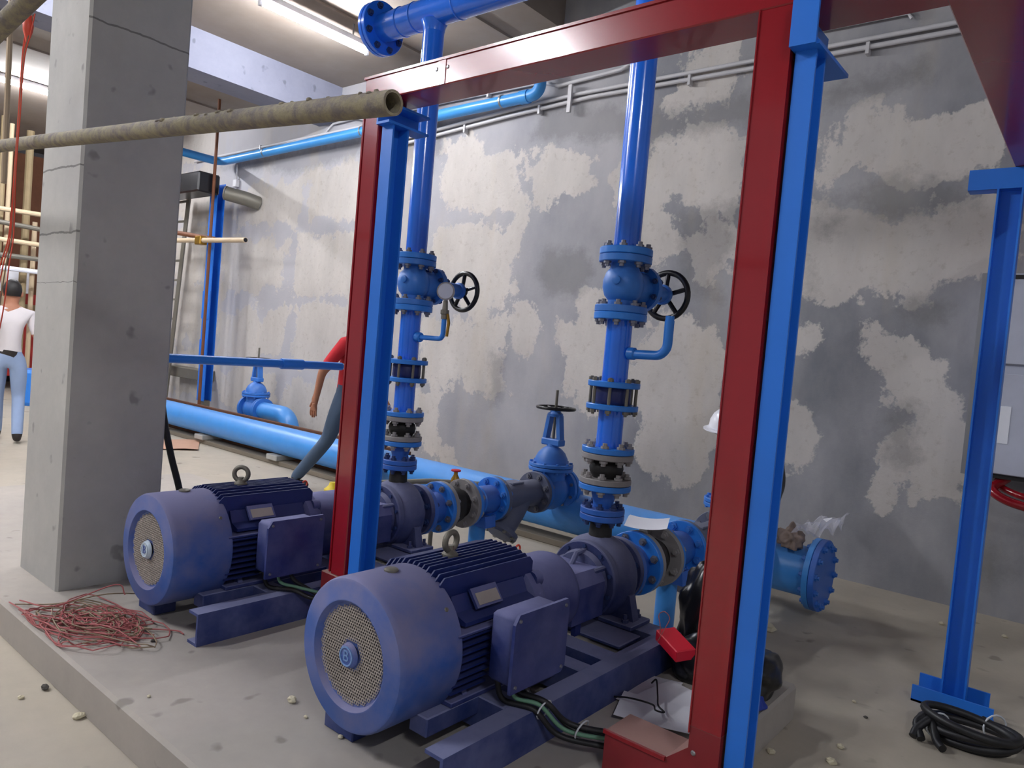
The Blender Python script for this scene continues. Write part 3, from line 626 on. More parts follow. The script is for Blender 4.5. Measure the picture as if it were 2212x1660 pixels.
part('pipe', MB().cyl((-3.60, RY, 3.335), (1.5, RY, 3.335), .082, 40), 'riser', t)
part('weld_bead', MB().lathe([(-.006, .083), (0, .086), (.006, .083)], (-3.42, RY, 3.335), X_, 40), 'riser', t)
part('weld_bead', MB().lathe([(-.006, .083), (0, .086), (.006, .083)], (-3.30, RY, 3.335), X_, 40), 'riser', t)
part('weld_bead', MB().lathe([(-.006, .083), (0, .086), (.006, .083)], (-2.96, RY, 3.335), X_, 40), 'riser', t)
part('flange', MB().disc((-3.61, RY, 3.335), X_, .155, .028), 'riser', t)
part('blank_flange', MB().disc((-3.642, RY, 3.335), X_, .155, .028), 'riser', t)
bolts(t, (-3.626, RY, 3.335), X_, .125, .06, 'darkbolt', 8, r=.012)
for X in (-3.155, -1.76): part('saddle_weld', MB().lathe([(0, .061), (.03, .065), (.06, .076)], (X, RY, 3.215), Z_, 32), 'riser', t)

# ------------------------------------------------------------------ suction line along Y at z = .455
SZ = .455
def suction(X, which):
    ay = lambda y: (X, y, SZ)
    t = thing('suction_reducer', ay(3.08), 'short blue flanged pipe at the suction side of the %s pump' % which, 'pipe', 'suction reducers')
    part('flange', MB().disc(ay(3.081), Y_, .15, .03), 'pipe_dusty', t)
    part('pipe', MB().lathe([(0, .082), (.05, .088), (.13, .098)], ay(3.09), Y_, 32), 'pipe_dusty', t)
    part('flange', MB().disc(ay(3.228), Y_, .158, .03), 'pipe', t)
    bolts(t, ay(3.066), Y_, .122, .06, 'darkbolt', 8, r=.012)
    t = thing('rubber_expansion_joint', ay(3.25), 'rubber joint with grey brown flanges on the %s suction line' % which, 'joint', 'suction rubber joints')
    part('flange', MB().disc(ay(3.26), Y_, .157, .03), 'greyflange', t)
    part('bellows', MB().lathe([(0, .09), (.03, .09), (.05, .11), (.085, .12), (.12, .11), (.14, .09), (.17, .09)], ay(3.27), Y_, 32), 'rubber', t)
    part('flange', MB().disc(ay(3.455), Y_, .157, .03), 'greyflange', t)
    bolts(t, ay(3.244), Y_, .13, .064, 'bolt', 8, r=.012)
    bolts(t, ay(3.471), Y_, .13, .064, 'greyflange', 8, r=.012)
    t = thing('suction_spool', ay(3.48), 'blue flanged spool with weld seam on the %s suction line' % which, 'pipe', 'suction spools')
    part('flange', MB().disc(ay(3.488), Y_, .15, .03), 'pipe', t)
    part('pipe', MB().lathe([(0, .094), (.26, .094)], ay(3.485), Y_, 36), 'pipe_dusty', t)
    part('weld_bead', MB().lathe([(-.006, .094), (0, .099), (.006, .094)], ay(3.59), Y_, 36), 'pipe', t)
    part('flange', MB().disc(ay(3.745), Y_, .148, .03), 'pipe', t)
    t = thing('pipe_support', (X, 3.62, 0), 'blue tubular floor support under the %s suction pipe' % which, 'support', 'pipe supports')
    part('leg', MB().cyl((X, 3.62, .006), (X, 3.62, .30), .055, 24), 'light_pipe', t)
    part('saddle', MB().prism([(-.11, 0), (.11, 0), (.11, .012), (.1, .075), (.06, .06), (-.06, .06), (-.1, .075), (-.11, .012)], (X, 3.575, .295), X_, Z_, (0, .10, 0)), 'pipe_dusty', t, smooth=False)
    part('base_plate', MB().box(X-.09, X+.09, 3.53, 3.71, 0, .008), 'pipe', t, smooth=False)
    t = thing('y_strainer', ay(3.77), 'grey cast iron strainer with slanted leg on the %s suction line' % which, 'strainer', 'suction strainers')
    part('flange', MB().disc(ay(3.778), Y_, .146, .03), 'strainer', t)
    part('body', MB().lathe([(0, .096), (.08, .092), (.2, .098), (.34, .094), (.42, .096)], ay(3.78), Y_, 32), 'strainer', t)
    part('flange', MB().disc(ay(4.215), Y_, .15, .03), 'strainer', t)
    d = Vector((.0, -.62, -.78)).normalized(); c = Vector(ay(4.06))
    part('leg', MB().lathe([(0, .09), (.14, .094), (.27, .088), (.30, .088)], c, d, 32), 'strainer', t)
    cv = part('leg_cover', MB().lathe([(.285, .09), (.29, .125), (.32, .125), (.325, .10), (.335, .09)], c, d, 32), 'strainer', t)
    u = d.orthogonal().normalized(); v_ = d.cross(u)
    for k in range(8):
        a = math.radians(45*k); p = c+d*.32+(u*math.cos(a)+v_*math.sin(a))*.107
        subpart('bolt', MB().lathe([(0, .014), (.014, .014)], p, d, 6), 'oldsteel', cv, smooth=False)
    part('top_rib', MB().box(X-.05, X+.05, 3.9, 4.02, SZ+.085, SZ+.1, .004), 'strainer', t, smooth=False)
    bolts(t, ay(3.7615), Y_, .12, .064, 'valve', 8, r=.013)
    bolts(t, ay(4.2315), Y_, .122, .064, 'bolt', 8, r=.013)
    gate(X, 4.39, SZ, 'blue rising stem gate valve with black wheel on the %s suction line' % which if which == 'far' else 'blue gate valve under the white helmet behind the right red post')
    t = thing('header_stub', ay(4.56), 'blue elbow joining the %s suction valve to the floor header' % which, 'pipe', 'header stubs')
    part('flange', MB().disc(ay(4.578), Y_, .15, .03), 'pipe', t)
    part('elbow', MB().tube([ay(4.57), ay(4.60)] + arc((X, 4.60, SZ-.10), Z_, Y_, .10, 0, 80, 6)[1:] + [(X, 4.70, .33)], .094, 28), 'pipe', t)
    bolts(t, ay(4.563), Y_, .122, .06, 'bolt', 8, r=.013)
def gate(X, Yc, zc, label, k=1.0, group='upright gate valves', axis='y', rust=False):
    mt = 'valve'
    t = thing('gate_valve', (X, Yc, zc-.15*k), label, 'valve', group)
    A = Vector(Y_ if axis == 'y' else X_); c = Vector((X, Yc, zc))
    part('flange', MB().disc(c-A*.145*k, A, .15*k, .03*k), mt, t)
    part('flange', MB().disc(c+A*.145*k, A, .15*k, .03*k), mt, t)
    part('body', MB().lathe([(-.14*k, .095*k), (-.09*k, .10*k), (-.05*k, .135*k), (0, .145*k), (.05*k, .135*k), (.09*k, .10*k), (.14*k, .095*k)], c, A, 36).lathe([(-.02, .11*k), (.15*k, .115*k)], c, Z_, 32), mt, t)
    fl = part('bonnet_flange', MB().disc(c+Vector((0, 0, .165*k)), Z_, .165*k, .024*k).disc(c+Vector((0, 0, .193*k)), Z_, .165*k, .024*k), mt, t)
    for i in range(10):
        a = math.radians(36*i); p = c+Vector((.148*k*math.cos(a), .148*k*math.sin(a), .204*k))
        subpart('bolt', MB().lathe([(0, .011*k), (.012*k, .011*k)], p, Z_, 6).lathe([(-.064*k, .011*k), (-.05*k, .011*k), (-.05*k, .007*k), (.001, .007*k)], p, Z_, 6), mt, fl, smooth=False)
    part('bonnet', MB().lathe([(.20*k, .125*k), (.24*k, .12*k), (.28*k, .10*k), (.31*k, .07*k), (.325*k, .045*k), (.35*k, .04*k)], c, Z_, 32), mt, t)
    part('gland', MB().box(c.x-.085*k, c.x+.085*k, c.y-.04*k, c.y+.04*k, zc+.335*k, zc+.385*k, .008), mt, t, ang=30)
    for s in (1, -1):
        part('yoke_arm', MB().prism([(s*.05*k, 0), (s*.08*k, 0), (s*.055*k, .18*k), (s*.025*k, .18*k)], (c.x, c.y-.028*k, zc+.38*k), X_, Z_, (0, .056*k, 0)), mt, t, smooth=False)
    part('yoke_top', MB().lathe([(0, .058*k), (.02*k, .058*k), (.035*k, .04*k), (.055*k, .036*k)], c+Vector((0, 0, .55*k)), Z_, 20), mt, t)
    part('stem', MB().cyl(c+Vector((0, 0, .3*k)), c+Vector((0, 0, .745*k)), .011*k, 10), 'oldsteel', t)
    zc2 = zc+.612*k
    wh = part('handwheel', MB().tube(arc((X, Yc, zc2), X_, Y_, 0.138*k, 0, 360, 40)[:-1], .012*k, 10, closed=True), 'black', t)
    for i in range(5):
        a = math.radians(72*i+10)
        subpart('spoke', MB().tube([(X+.02*k*math.cos(a), Yc+.02*k*math.sin(a), zc2-.012), (X+.135*k*math.cos(a), Yc+.135*k*math.sin(a), zc2)], .010*k, 8), 'black', wh)
    subpart('hub', MB().lathe([(-.012*k, .035*k), (.012*k, .035*k)], (X, Yc, zc2-.006), Z_, 16), 'black', wh)
    return t
for (X, w_) in ((-3.155, 'far'), (-1.76, 'near')): suction(X, w_)

# ------------------------------------------------------------------ floor header
t = thing('floor_header', (-1.25, 4.65, .09), 'large light blue header pipe lying along the wall with a blank end flange', 'pipe')
part('pipe', MB().cyl((-13.5, 4.65, .262), (-1.30, 4.65, .262), .152, 48), 'light_pipe', t)
part('flange', MB().disc((-1.294, 4.65, .262), X_, .218, .034, 48), 'light_pipe', t)
part('blank_flange', MB().disc((-1.257, 4.65, .262), X_, .218, .034, 48), 'pipe_dusty', t)
bolts(t, (-1.2755, 4.65, .262), X_, .186, .071, 'valve', 12, r=.013)
structure('trim_5', MB().box(-9.5, -1.75, 4.56, 4.74, 0, .05, .006), 'kerb', smooth=False)
for i, x in enumerate((-8.6, -7.0, -5.75, -3.9, -2.4)):
    single('support_block', MB().box(x-.1, x+.1, 4.52, 4.78, .05 if x != -7.0 else .05, .112, .008), 'column', ['concrete block under the header nearest the column', 'second concrete block under the header from the column', 'pale concrete block under the header beside the man in red', 'concrete block under the header behind the far suction line', 'concrete block under the header behind the near riser'][i], 'block', 'header support blocks', smooth=False)
single('timber_board', MB().box(-10.6, -5.2, 4.86, 4.90, 0, .40, .004), 'brownwood', 'long brown board standing on edge behind the floor header', 'board', smooth=False)
t = gate(-8.62, 5.28, .42, 'light blue gate valve behind the header at the far end of the wall', 1.08, axis='x')
t = thing('pipe_elbow', (-8.3, 5.28, .2), 'light blue pipe elbow beside the far gate valve', 'pipe')
part('elbow', MB().tube([(-8.46, 5.28, .42), (-8.0, 5.28, .42)] + arc((-8.0, 5.28, .22), Z_, X_, .2, 0, 90, 8)[1:] + [(-7.8, 5.28, .0)], .11, 24), 'light_pipe', t)
part('flange', MB().disc((-8.43, 5.28, .42), X_, .16, .03), 'valve', t)

# ================================================================== red cable trunking and blue supports
FY = 2.0
t = thing('cable_trunking', (-.81, FY, PH), 'red metal cable trunking forming a large upright rectangle around the near riser', 'trunking')
part('upright', MB().box(-2.575, -2.482, FY, FY+.15, .411, 2.459, .004), 'red', t, smooth=False)
part('upright', MB().prism([(-.857, .411), (-.763, .411), (-.763, 2.459), (-.857, 2.459)], (0, FY, 0), X_, Z_, (0, .15, 0)), 'red', t, smooth=False)
part('lip', MB().box(-.861, -.857, FY-.004, FY+.004, .39, 2.46), 'red', t, smooth=False)
part('lip', MB().box(-2.584, -2.575, FY-.004, FY+.004, .42, 2.46), 'red', t, smooth=False)
part('top_run', MB().box(-2.585, 1.4, FY-.002, FY+.155, 2.46, 2.56, .004), 'red', t, smooth=False)
part('top_lip', MB().box(-2.59, 1.4, FY-.008, FY+.004, 2.556, 2.566), 'red', t, smooth=False)
part('joint_strip', MB().box(-2.14, -2.10, FY-.005, FY, 2.462, 2.556), 'red', t, smooth=False)
for dx in (-2.15, -2.09): part('rivet', MB().lathe([(-.004, .005), (0, .008)], (dx, FY-.002, 2.525), Y_, 10), 'steel', t)
part('side_run', MB().box(-.43, -.10, FY+.155, 5.60, 2.46, 2.56, .004), 'red', t, smooth=False)
part('side_return', MB().box(-.763, -.42, FY+.15, FY+.21, 2.462, 2.558, .004), 'red', t, smooth=False)
part('drop', MB().box(-.43, -.10, 5.45, 5.60, 2.201, 2.459, .004), 'red', t, smooth=False)
# foot box with mitred corner
part('foot_box', MB().prism([(-1.135, .155), (-.763, .155), (-.763, .41), (-.857, .41), (-.857, .345), (-.925, .285), (-1.135, .285)], (0, FY, 0), X_, Z_, (0, .155, 0)), 'red_dusty', t, smooth=False)
part('foot_lip', MB().box(-1.14, -.925, FY-.006, FY+.004, .276, .288), 'red', t, smooth=False)
part('foot_box', MB().box(-2.64, -2.47, FY, FY+.155, .155, .41, .004), 'red_dusty', t, smooth=False)
for (x, z) in ((-.84, .335), (-.79, .30), (-.87, .20), (-.80, .22)): part('rivet', MB().lathe([(-.004, .005), (0, .008)], (x, FY-.001, z), Y_, 10), 'steel', t)
def channel_post(x0, y0, z0, z1, fl, web, name='channel', par=None):
    th = .009
    return MB().prism([(0, 0), (fl, 0), (fl, th), (th, th), (th, web-th), (fl, web-th), (fl, web), (0, web)], (x0, y0, z0), X_, Y_, (0, 0, z1-z0))
t = thing('support_post', (-2.43, FY+.08, PH), 'blue steel channel post standing right of the left red upright', 'post', 'blue channel posts')
part('channel', channel_post(-2.470, FY+.012, PH, 2.36, .068, .09), 'post', t, smooth=False)
part('bracket_arm', MB().prism([(0, 0), (.08, 0), (.08, .01), (.01, .01), (.01, .08), (0, .08)], (-2.472, FY-.02, 2.35), X_, Z_, (0, .225, 0)).box(-2.47, -2.385, FY-.015, FY+.20, 2.42, 2.43), 'post', t, smooth=False)
part('base_plate', MB().box(-2.479, -2.36, FY+.0, FY+.17, PH, PH+.01), 'post', t, smooth=False)
t = thing('support_post', (-.72, FY+.08, PH), 'blue steel channel post against the right red upright', 'post', 'blue channel posts')
part('channel', channel_post(-.752, FY+.012, PH, 2.36, .056, .08), 'post', t, smooth=False)
part('bracket_arm', MB().box(-.757, -.687, FY-.03, FY-.02, 2.33, 2.455).box(-.757, -.747, FY-.02, FY+.25, 2.34, 2.455).box(-.757, -.68, FY-.02, FY+.25, 2.33, 2.34), 'post', t, smooth=False)
part('base_plate', MB().box(-.755, -.665, FY+.0, FY+.17, PH, PH+.01), 'post', t, smooth=False)
t = thing('support_post', (-.43, 3.93, 0), 'blue steel post on the floor right of the header, holding the red trunking', 'post', 'blue channel posts')
part('channel', MB().prism([(0, 0), (.008, 0), (.008, .055), (.092, .055), (.092, 0), (.1, 0), (.1, .065), (0, .065)], (-.485, 3.89, .0), X_, Y_, (0, 0, 2.365)), 'post', t, smooth=False)
part('cross_arm', MB().box(-.60, -.08, 3.90, 3.98, 2.366, 2.376).box(-.60, -.08, 3.895, 3.905, 2.366, 2.458).box(-.60, -.08, 3.90, 3.98, 2.45, 2.458), 'post', t, smooth=False)
part('foot_angle', MB().box(-.59, -.27, 3.832, 3.842, .0, .075).box(-.59, -.27, 3.832, 3.888, .0, .01), 'post', t, smooth=False)
part('foot_angle', MB().box(-.585, -.30, 3.975, 3.985, .0, .09).box(-.585, -.30, 3.957, 3.98, .0, .01), 'post', t, smooth=False)

# wall cabinet at the right edge
t = thing('wall_cabinet', (-.2, 5.42, .95), 'light grey electrical cabinet on the wall at the right edge', 'cabinet')
part('enclosure', MB().box(-.70, .5, 5.43, 5.719, .93, 2.2, .006), 'panel', t, smooth=False)
part('frame_strip', MB().box(-.70, -.672, 5.415, 5.43, .93, 2.2), 'steel', t, smooth=False)
part('gasket', MB().box(-.672, -.648, 5.422, 5.43, .94, 2.19), 'rubber', t, smooth=False)
part('gasket', MB().box(-.648, .49, 5.422, 5.43, 2.165, 2.19), 'rubber', t, smooth=False)
part('gasket', MB().box(-.648, .49, 5.422, 5.43, .93, .955), 'rubber', t, smooth=False)
d = part('door', MB().box(-.64, .48, 5.40, 5.421, .96, 1.58, .004), 'panel', t, smooth=False)
subpart('label_plate', MB().box(-.545, -.47, 5.397, 5.40, 1.15, 1.38), 'white', d, smooth=False)
part('door', MB().box(-.64, .48, 5.40, 5.421, 1.64, 2.16, .004), 'panel', t, smooth=False)
for z in (1.05, 2.07): part('latch', MB().lathe([(0, .018), (.02, .014)], (-.655, 5.422, z), (0, -1, 0), 12), 'black', t)
single('red_cable_loop', MB().tube(bez([(-.46, 5.5, .93), (-.52, 5.4, .86), (-.40, 5.36, .80), (-.15, 5.4, .78), (.1, 5.5, .86), (.15, 5.55, .93)]), .028, 10).tube(bez([(-.50, 5.56, .93), (-.50, 5.5, .88), (-.35, 5.42, .84), (-.15, 5.46, .83), (.05, 5.56, .93)]), .022, 10), 'red', 'dark red cables looping under the wall cabinet', 'cable')

# ================================================================== pipes and conduits on the wall
t = thing('wall_pipe', (-8, 5.6, 3.8), 'sky blue pipe fixed high along the wall', 'pipe')
pts = [(-10.5, 3.4, 3.885), (-10.5, 5.40, 3.885)] + arc((-10.35, 5.42, 3.885), (-1, 0, 0), Y_, .15, 0, 90, 8)[1:] + [(-4.66, 5.57, 3.955)] + arc((-4.62, 5.57, 4.05), X_, Z_, .09, 270, 360, 6) + [(-4.53, 5.57, 4.3)]
part('pipe', MB().tube(pts, .058, 20), 'cyan_pipe', t)
part('coupling', MB().cyl((-4.76, 5.57, 3.954), (-4.66, 5.57, 3.955), .066, 20), 'cyan_pipe', t)
for x in (-9.3, -7.2, -5.0):
    part('clamp', MB().ring((x, 5.57, 3.89+(x+10.5)*.012), X_, .058, .064, .022, 24).box(x-.011, x+.011, 5.62, 5.719, 3.95, 3.965), 'steel', t)
def conduit(pts, r, label, clamps=()):
    t = thing('conduit', pts[0], label, 'conduit', 'pale conduits high on the wall')
    part('tube', MB().tube(pts, r, 10), 'conduit', t)
    for (x, z) in clamps:
        part('clip', MB().box(x-.012, x+.012, WY-.06, WY-.001, z-r-.035, z+r+.012), 'conduit', t, smooth=False)
yc = WY-.035
conduit([(-6.6, yc, 3.74), (-5.03, yc, 3.84), (-4.0, yc, 3.885), (-2.43, yc, 3.875), (3, yc, 3.875)], .018, 'lower pale conduit running along the top of the wall', ((-5.6, 3.80), (-4.6, 3.86), (-3.0, 3.88), (-1.6, 3.875)))
conduit([(-6.6, yc, 3.80), (-5.0, yc, 3.90), (-4.17, yc, 3.935), (-2.43, yc, 3.935), (3, yc, 3.925)], .018, 'second pale conduit just above the lowest one', ((-3.4, 3.935), (-2.2, 3.935)))
conduit([(-11.5, yc, 4.02), (-8.5, yc, 4.04), (-7.2, yc, 4.04), (-7.05, yc, 4.12), (-5.9, yc, 4.13), (-4.6, yc, 4.12), (-4.4, yc, 4.05), (-3.7, yc, 4.08), (-3.5, yc, 4.17), (-2.5, yc, 4.17)], .018, 'kinked pale conduit above the sky blue wall pipe', ((-9.6, 4.03), (-5.3, 4.13)))
conduit([(-2.0, yc, 4.07), (-1.36, yc, 4.065), (-1.33, yc, 4.02)], .013, 'short pale conduit at top right beneath the red trunking')
conduit([(-9.6, yc, 3.98), (-8.1, yc, 4.05), (-7.95, yc, 4.15), (-7.5, yc, 4.16), (-7.1, yc, 4.06)], .014, 'thin kinked conduit left of the left red upright')
t = thing('conduit_drop', (-10.2, WY-.03, 3.5), 'short pale conduit drop ending in a box on the wall', 'conduit')
part('tube', MB().cyl((-10.22, WY-.03, 3.85), (-10.22, WY-.03, 3.62), .014, 10), 'conduit', t)
part('box', MB().box(-10.27, -10.17, WY-.06, WY-.001, 3.52, 3.63, .008), 'conduit', t)
single('strap', MB().box(-4.24, -4.20, WY-.085, WY-.06, 3.76, 4.02), 'conduit', 'pale strap hanging across the conduits', 'strap', smooth=False)
single('pipe_stub', MB().tube([(-9.62, WY-.001, 3.25), (-9.65, WY-.18, 3.28), (-9.85, WY-.36, 3.33)], .1, 20).ring((-9.862, WY-.37, 3.333), (-.74, -.66, .15), .085, .1, .02), 'oldsteel', 'grey pipe stub coming out of the wall near the far blue post', 'pipe')
# far corner
single('air_duct', MB().box(-11.6, -9.98, 5.0, 5.32, 3.30, 3.58, .02), 'black', 'black duct hanging behind the column', 'duct', smooth=False)
t = thing('far_post', (-10.15, 5.4, 0), 'bright blue steel post standing against the far wall', 'post')
part('channel', channel_post(-10.28, 5.34, .36, 3.5, .2, .12), 'post', t, smooth=False)
part('splice', MB().box(-10.285, -10.075, 5.33, 5.34, 1.55, 1.95), 'post', t, smooth=False)
part('splice', MB().box(-10.285, -10.075, 5.33, 5.34, .98, 1.25), 'post', t, smooth=False)
part('stand', MB().box(-10.25, -10.1, 5.36, 5.45, 0, .37), 'oldsteel', t, smooth=False)
t = thing('cable_ladder', (-11.6, 5.5, 0), 'grey cable ladder leaning against the far wall', 'ladder')
for dx in (0, -.5):
    part('rail', MB().prism([(0, 0), (.1, 0), (.1, .02), (0, .02)], (-11.46+dx, 5.40, 0), X_, Y_, (.38, 0, 3.55)), 'oldsteel', t, smooth=False)
for k in range(11):
    z = .3+k*.3; x = -11.46+.38*z/3.55
    part('rung', MB().box(x-.46, x+.02, 5.41, 5.44, z, z+.03), 'oldsteel', t, smooth=False)
single('steel_rod', MB().cyl((-9.93, 5.2, 0), (-9.93, 5.2, 4.6), .022, 8), 'rust', 'thin rusty rod from floor to ceiling before the far blue post', 'rod')
t = thing('scaffold_tube', (-9.9, 5.2, 2.6), 'cream scaffold tube poking out left of the far wall patches', 'tube')
part('tube', MB().cyl((-12.2, 5.14, 2.70), (-8.9, 5.14, 2.61), .034, 14), 'tan_tube', t)
part('bore_shade', MB().cyl((-8.903, 5.14, 2.61), (-8.895, 5.14, 2.61), .027, 14), 'hole', t)  # dark disc on the tube end, shade of an open bore as colour
part('coupler', MB().box(-10.16, -10.0, 5.09, 5.2, 2.58, 2.70, .01), 'brass', t, smooth=False)
single('scaffold_tube', MB().tube([(-12.2, 4.9, 2.93), (-9.95, 5.27, 2.68)], .033, 12), 'rust', 'rusty scaffold tube clamped to the cream one', 'tube')
t = thing('steel_channel_shelf', (-11.2, 5.5, .4), 'short grey steel channel fixed low on the far wall', 'channel')
part('channel', MB().box(-11.6, -10.5, 5.5, WY-.001, .62, .78, .01), 'oldsteel', t, smooth=False)
# thin blue water pipe
t = thing('water_pipe', (-6, 3.3, 1.28), 'thin blue pipe running from the column towards the left red upright', 'pipe')
pe = Vector((-3.872, 2.97, 1.262)); ps = Vector((-3.85, 1.78, 1.262))
part('pipe', MB().cyl(ps, pe, .025, 12), 'pipe', t)
dd = (pe-ps).normalized()
part('coupling', MB().cyl(pe-dd*.45, pe-dd*.3, .032, 12), 'pipe', t)
part('down_pipe', MB().tube([pe-dd*.02, pe+dd*.05, pe+dd*.06+Vector((0, 0, -.06)), (pe.x+dd.x*.06, pe.y+dd.y*.06, PH)], .022, 10), 'white', t)

# ================================================================== foreground scaffold tubes
t = thing('scaffold_tube', (-2.5, .93, 1.95), 'mortar splashed scaffold tube crossing in front of the column, open end right', 'tube')
a = Vector((-1.111, .927, 1.906)); b_ = Vector((-5.5, .97, 2.256)); dv = (b_-a).normalized()
prof = [(0, .019), (0, .0242)]; L = (b_-a).length
part('tube', MB().lathe([(.12, .019), (0, .019), (0, .0242), (L, .0242)], a, dv, 28), 'scaffold', t)
part('bore_shade', MB().lathe([(.119, .0192), (.121, .0192)], a, dv, 20), 'hole', t)  # dark disc closing the tube, its inner shade is painted
lump = MB(); rr = random.Random(3)
for k in range(46):
    s_ = .04+rr.random()**1.3*1.1; p = a+dv*s_; an = rr.uniform(-1.0, 1.0)
    side = Vector((0, -1, 0))*math.sin(an)+Vector((0, 0, 1))*math.cos(an)
    r_ = rr.uniform(.003, .008); lump.ball(p+side*.0235, r_*rr.uniform(1, 2.2), r_, r_*.8, 7, 5)
part('mortar_crust', lump, 'scaffold', t)['kind'] = 'stuff'
single('scaffold_tube', MB().cyl((-2.9, .56, 2.04), (-1.4, .72, 2.45), .0242, 20), 'scaffold', 'dull scaffold tube crossing the upper left corner', 'tube')
# hanging wires left of the column
t = thing('hanging_wires', (-3.08, .88, 2.45), 'orange red wires hanging in a bunch at the upper left', 'wire')
for k in range(4):
    o_ = .016*k-.026
    part('wire', MB().tube(bez([(-3.087+o_, .905, 2.50), (-3.087+o_*1.2, .893, 2.42), (-3.089+o_*.5, .884, 2.334), (-3.083+o_*.4, .88, 2.15), (-3.072+o_*.3, .874, 1.95), (-3.066+o_, .872, 1.72), (-3.059+o_*2, .855, 1.60), (-3.06+o_*3, .84, 1.45), (-3.07+o_*3, .82, 1.25), (-3.1+o_*3, .80, .9)], 8), .0024, 6), 'orange' if k != 2 else 'brownwire', t)
part('twist', MB().lathe([(0, .004), (.04, .016), (.06, .018), (.11, .003)], (-3.088, .893, 2.40), Z_, 10), 'orange', t)

# ================================================================== cluttered far left corner
def far(name, mb, mat, label, cat, group=None): return single(name, mb, mat, label, cat, group, smooth=False)
far('red_hoarding', MB().box(-15.8, -15.6, 3.2, 5.6, .9, 1.75), 'red_panel', 'red site hoarding behind the man in the white shirt', 'panel')
far('hoarding_rail', MB().box(-15.6, -15.5, 3.2, 5.6, 1.42, 1.56), 'wood', 'pale rail across the red hoarding', 'rail')
far('red_hoarding', MB().box(-15.45, -15.3, 3.4, 5.6, .25, 1.38), 'red_panel', 'lower red board behind the man in the white shirt', 'panel')
far('timber_sheet', MB().box(-16.4, -16.3, 3.4, 5.6, 1.7, 4.4), 'brownwood', 'dark brown shuttering stacked in the far left corner', 'shuttering')
for k, (y, z0, z1, r_, m_) in enumerate(((3.86, 0, 4.55, .05, 'wood'), (4.02, 1.6, 4.5, .035, 'tan_tube'), (4.35, 0, 4.5, .06, 'wood'), (4.55, 1.5, 3.0, .04, 'tan_tube'))):
    far('timber_prop', MB().cyl((-14.2-.2*k, y, z0 if z0 == 0 else 0), (-14.2-.2*k, y, z1), r_, 10), m_, ['yellowish timber prop at the far left edge of the picture', 'pale prop just right of the timber prop at the left edge', 'thick timber prop seen close left of the column', 'short pale prop low behind the column edge'][k], 'prop')
for k, (z, dz, m_) in enumerate(((3.02, .05, 'tan_tube'), (2.84, -.06, 'oldsteel'), (2.55, .0, 'tan_tube'), (2.3, .02, 'oldsteel'), (2.1, .0, 'white'))):
    far('scaffold_ledger', MB().cyl((-13.9, 3.2, z), (-14.0, 5.3, z+dz), .04, 10), m_, ['top cream ledger tube of the far left scaffold', 'grey ledger tube second from the top at far left', 'cream ledger tube in the middle of the far left scaffold', 'grey ledger tube low on the far left scaffold', 'white ledger tube lowest on the far left scaffold'][k], 'tube')
far('white_board', MB().box(-15.2, -15.1, 3.9, 4.6, 1.75, 2.15), 'white', 'white board leaning above the red hoarding', 'board')
far('blue_barrel', MB().lathe([(0, .25), (.05, .28), (.5, .28), (.55, .25)], (-12.9, 4.1, 0), Z_, 20), 'pipe', 'blue barrel on the floor right of the man in white', 'barrel')
far('dark_rod', MB().cyl((-5.95, 1.63, 2.3), (-6.05, 1.63, 4.6), .018, 8), 'brownwire', 'dark rod hanging from the ceiling at upper left', 'rod')

# ================================================================== loose things
rr = random.Random(11)
t = thing('wire_tangle', (-3.2, 1.3, PH), 'tangle of dusty red and brown wire on the plinth by the column', 'wire')
for k in range(30):
    cx, cy = -3.2+rr.uniform(-.12, .1), 1.27+rr.uniform(-.06, .06); ra, rb = rr.uniform(.06, .30), rr.uniform(.04, .14); ph = rr.uniform(0, 6.28); th = rr.uniform(-.5, .5)+.35
    pts = []
    for i in range(26):
        a = ph+i*.30; x = ra*math.cos(a)*(1+.08*math.sin(3*a+k)); y = rb*math.sin(a)*(1+.1*math.cos(2*a+k))
        pts.append((cx+x*math.cos(th)-y*math.sin(th), max(1.105, cy+x*math.sin(th)+y*math.cos(th)), PH+.004+.035*abs(math.sin(a*1.3+k))*rr.uniform(.3, 1)))
    part('wire', MB().tube(pts, .0028, 5), 'redwire' if k % 3 else 'brownwire', t)
for k, P in enumerate(([(-3.66, 1.03, .16), (-3.45, 1.11, .18), (-3.3, 1.16, .17), (-3.1, 1.3, .18), (-2.95, 1.42, .16)], [(-3.62, 1.12, .16), (-3.5, 1.25, .17), (-3.42, 1.42, .2), (-3.4, 1.6, .17)], [(-3.1, 1.35, .16), (-2.95, 1.5, .16), (-2.9, 1.52, .155)], [(-3.66, 1.15, .16), (-3.4, 1.2, .2), (-3.3, 1.4, .28), (-3.26, 1.43, .24)])):
    part('wire', MB().tube(bez([(x, max(1.11, y), z) for x, y, z in P], 6), .003, 5), 'redwire' if k != 1 else 'brownwire', t)
t = thing('cable_coil', (-.35, 3.58, 0), 'coil of thick black cable on the floor at the foot of the right blue post', 'cable')
for k in range(5):
    r_ = .15+.012*(k % 3); z = .022+.028*(k//2)+.006*(k % 2); cx, cy = -.33+.01*(k % 2), 3.60-.012*k
    part('loop', MB().tube([(cx+r_*math.cos(a/36*2*math.pi), cy+r_*.75*math.sin(a/36*2*math.pi), z+.02*math.sin(a/36*2*math.pi+k)+.01) for a in range(36)], .0165, 10, closed=True), 'blackcable', t)
for P in ([(-.44, 3.5, .10), (-.49, 3.44, .05), (-.50, 3.40, .02)], [(-.45, 3.49, .08), (-.42, 3.42, .03), (-.39, 3.38, .02)], [(-.3, 3.72, .06), (-.2, 3.68, .05), (-.1, 3.62, .03)], [(-.46, 3.52, .1), (-.5, 3.46, .06), (-.47, 3.4, .02)]):
    part('cable_end', MB().tube(bez(P, 6), .0165, 10), 'blackcable', t)
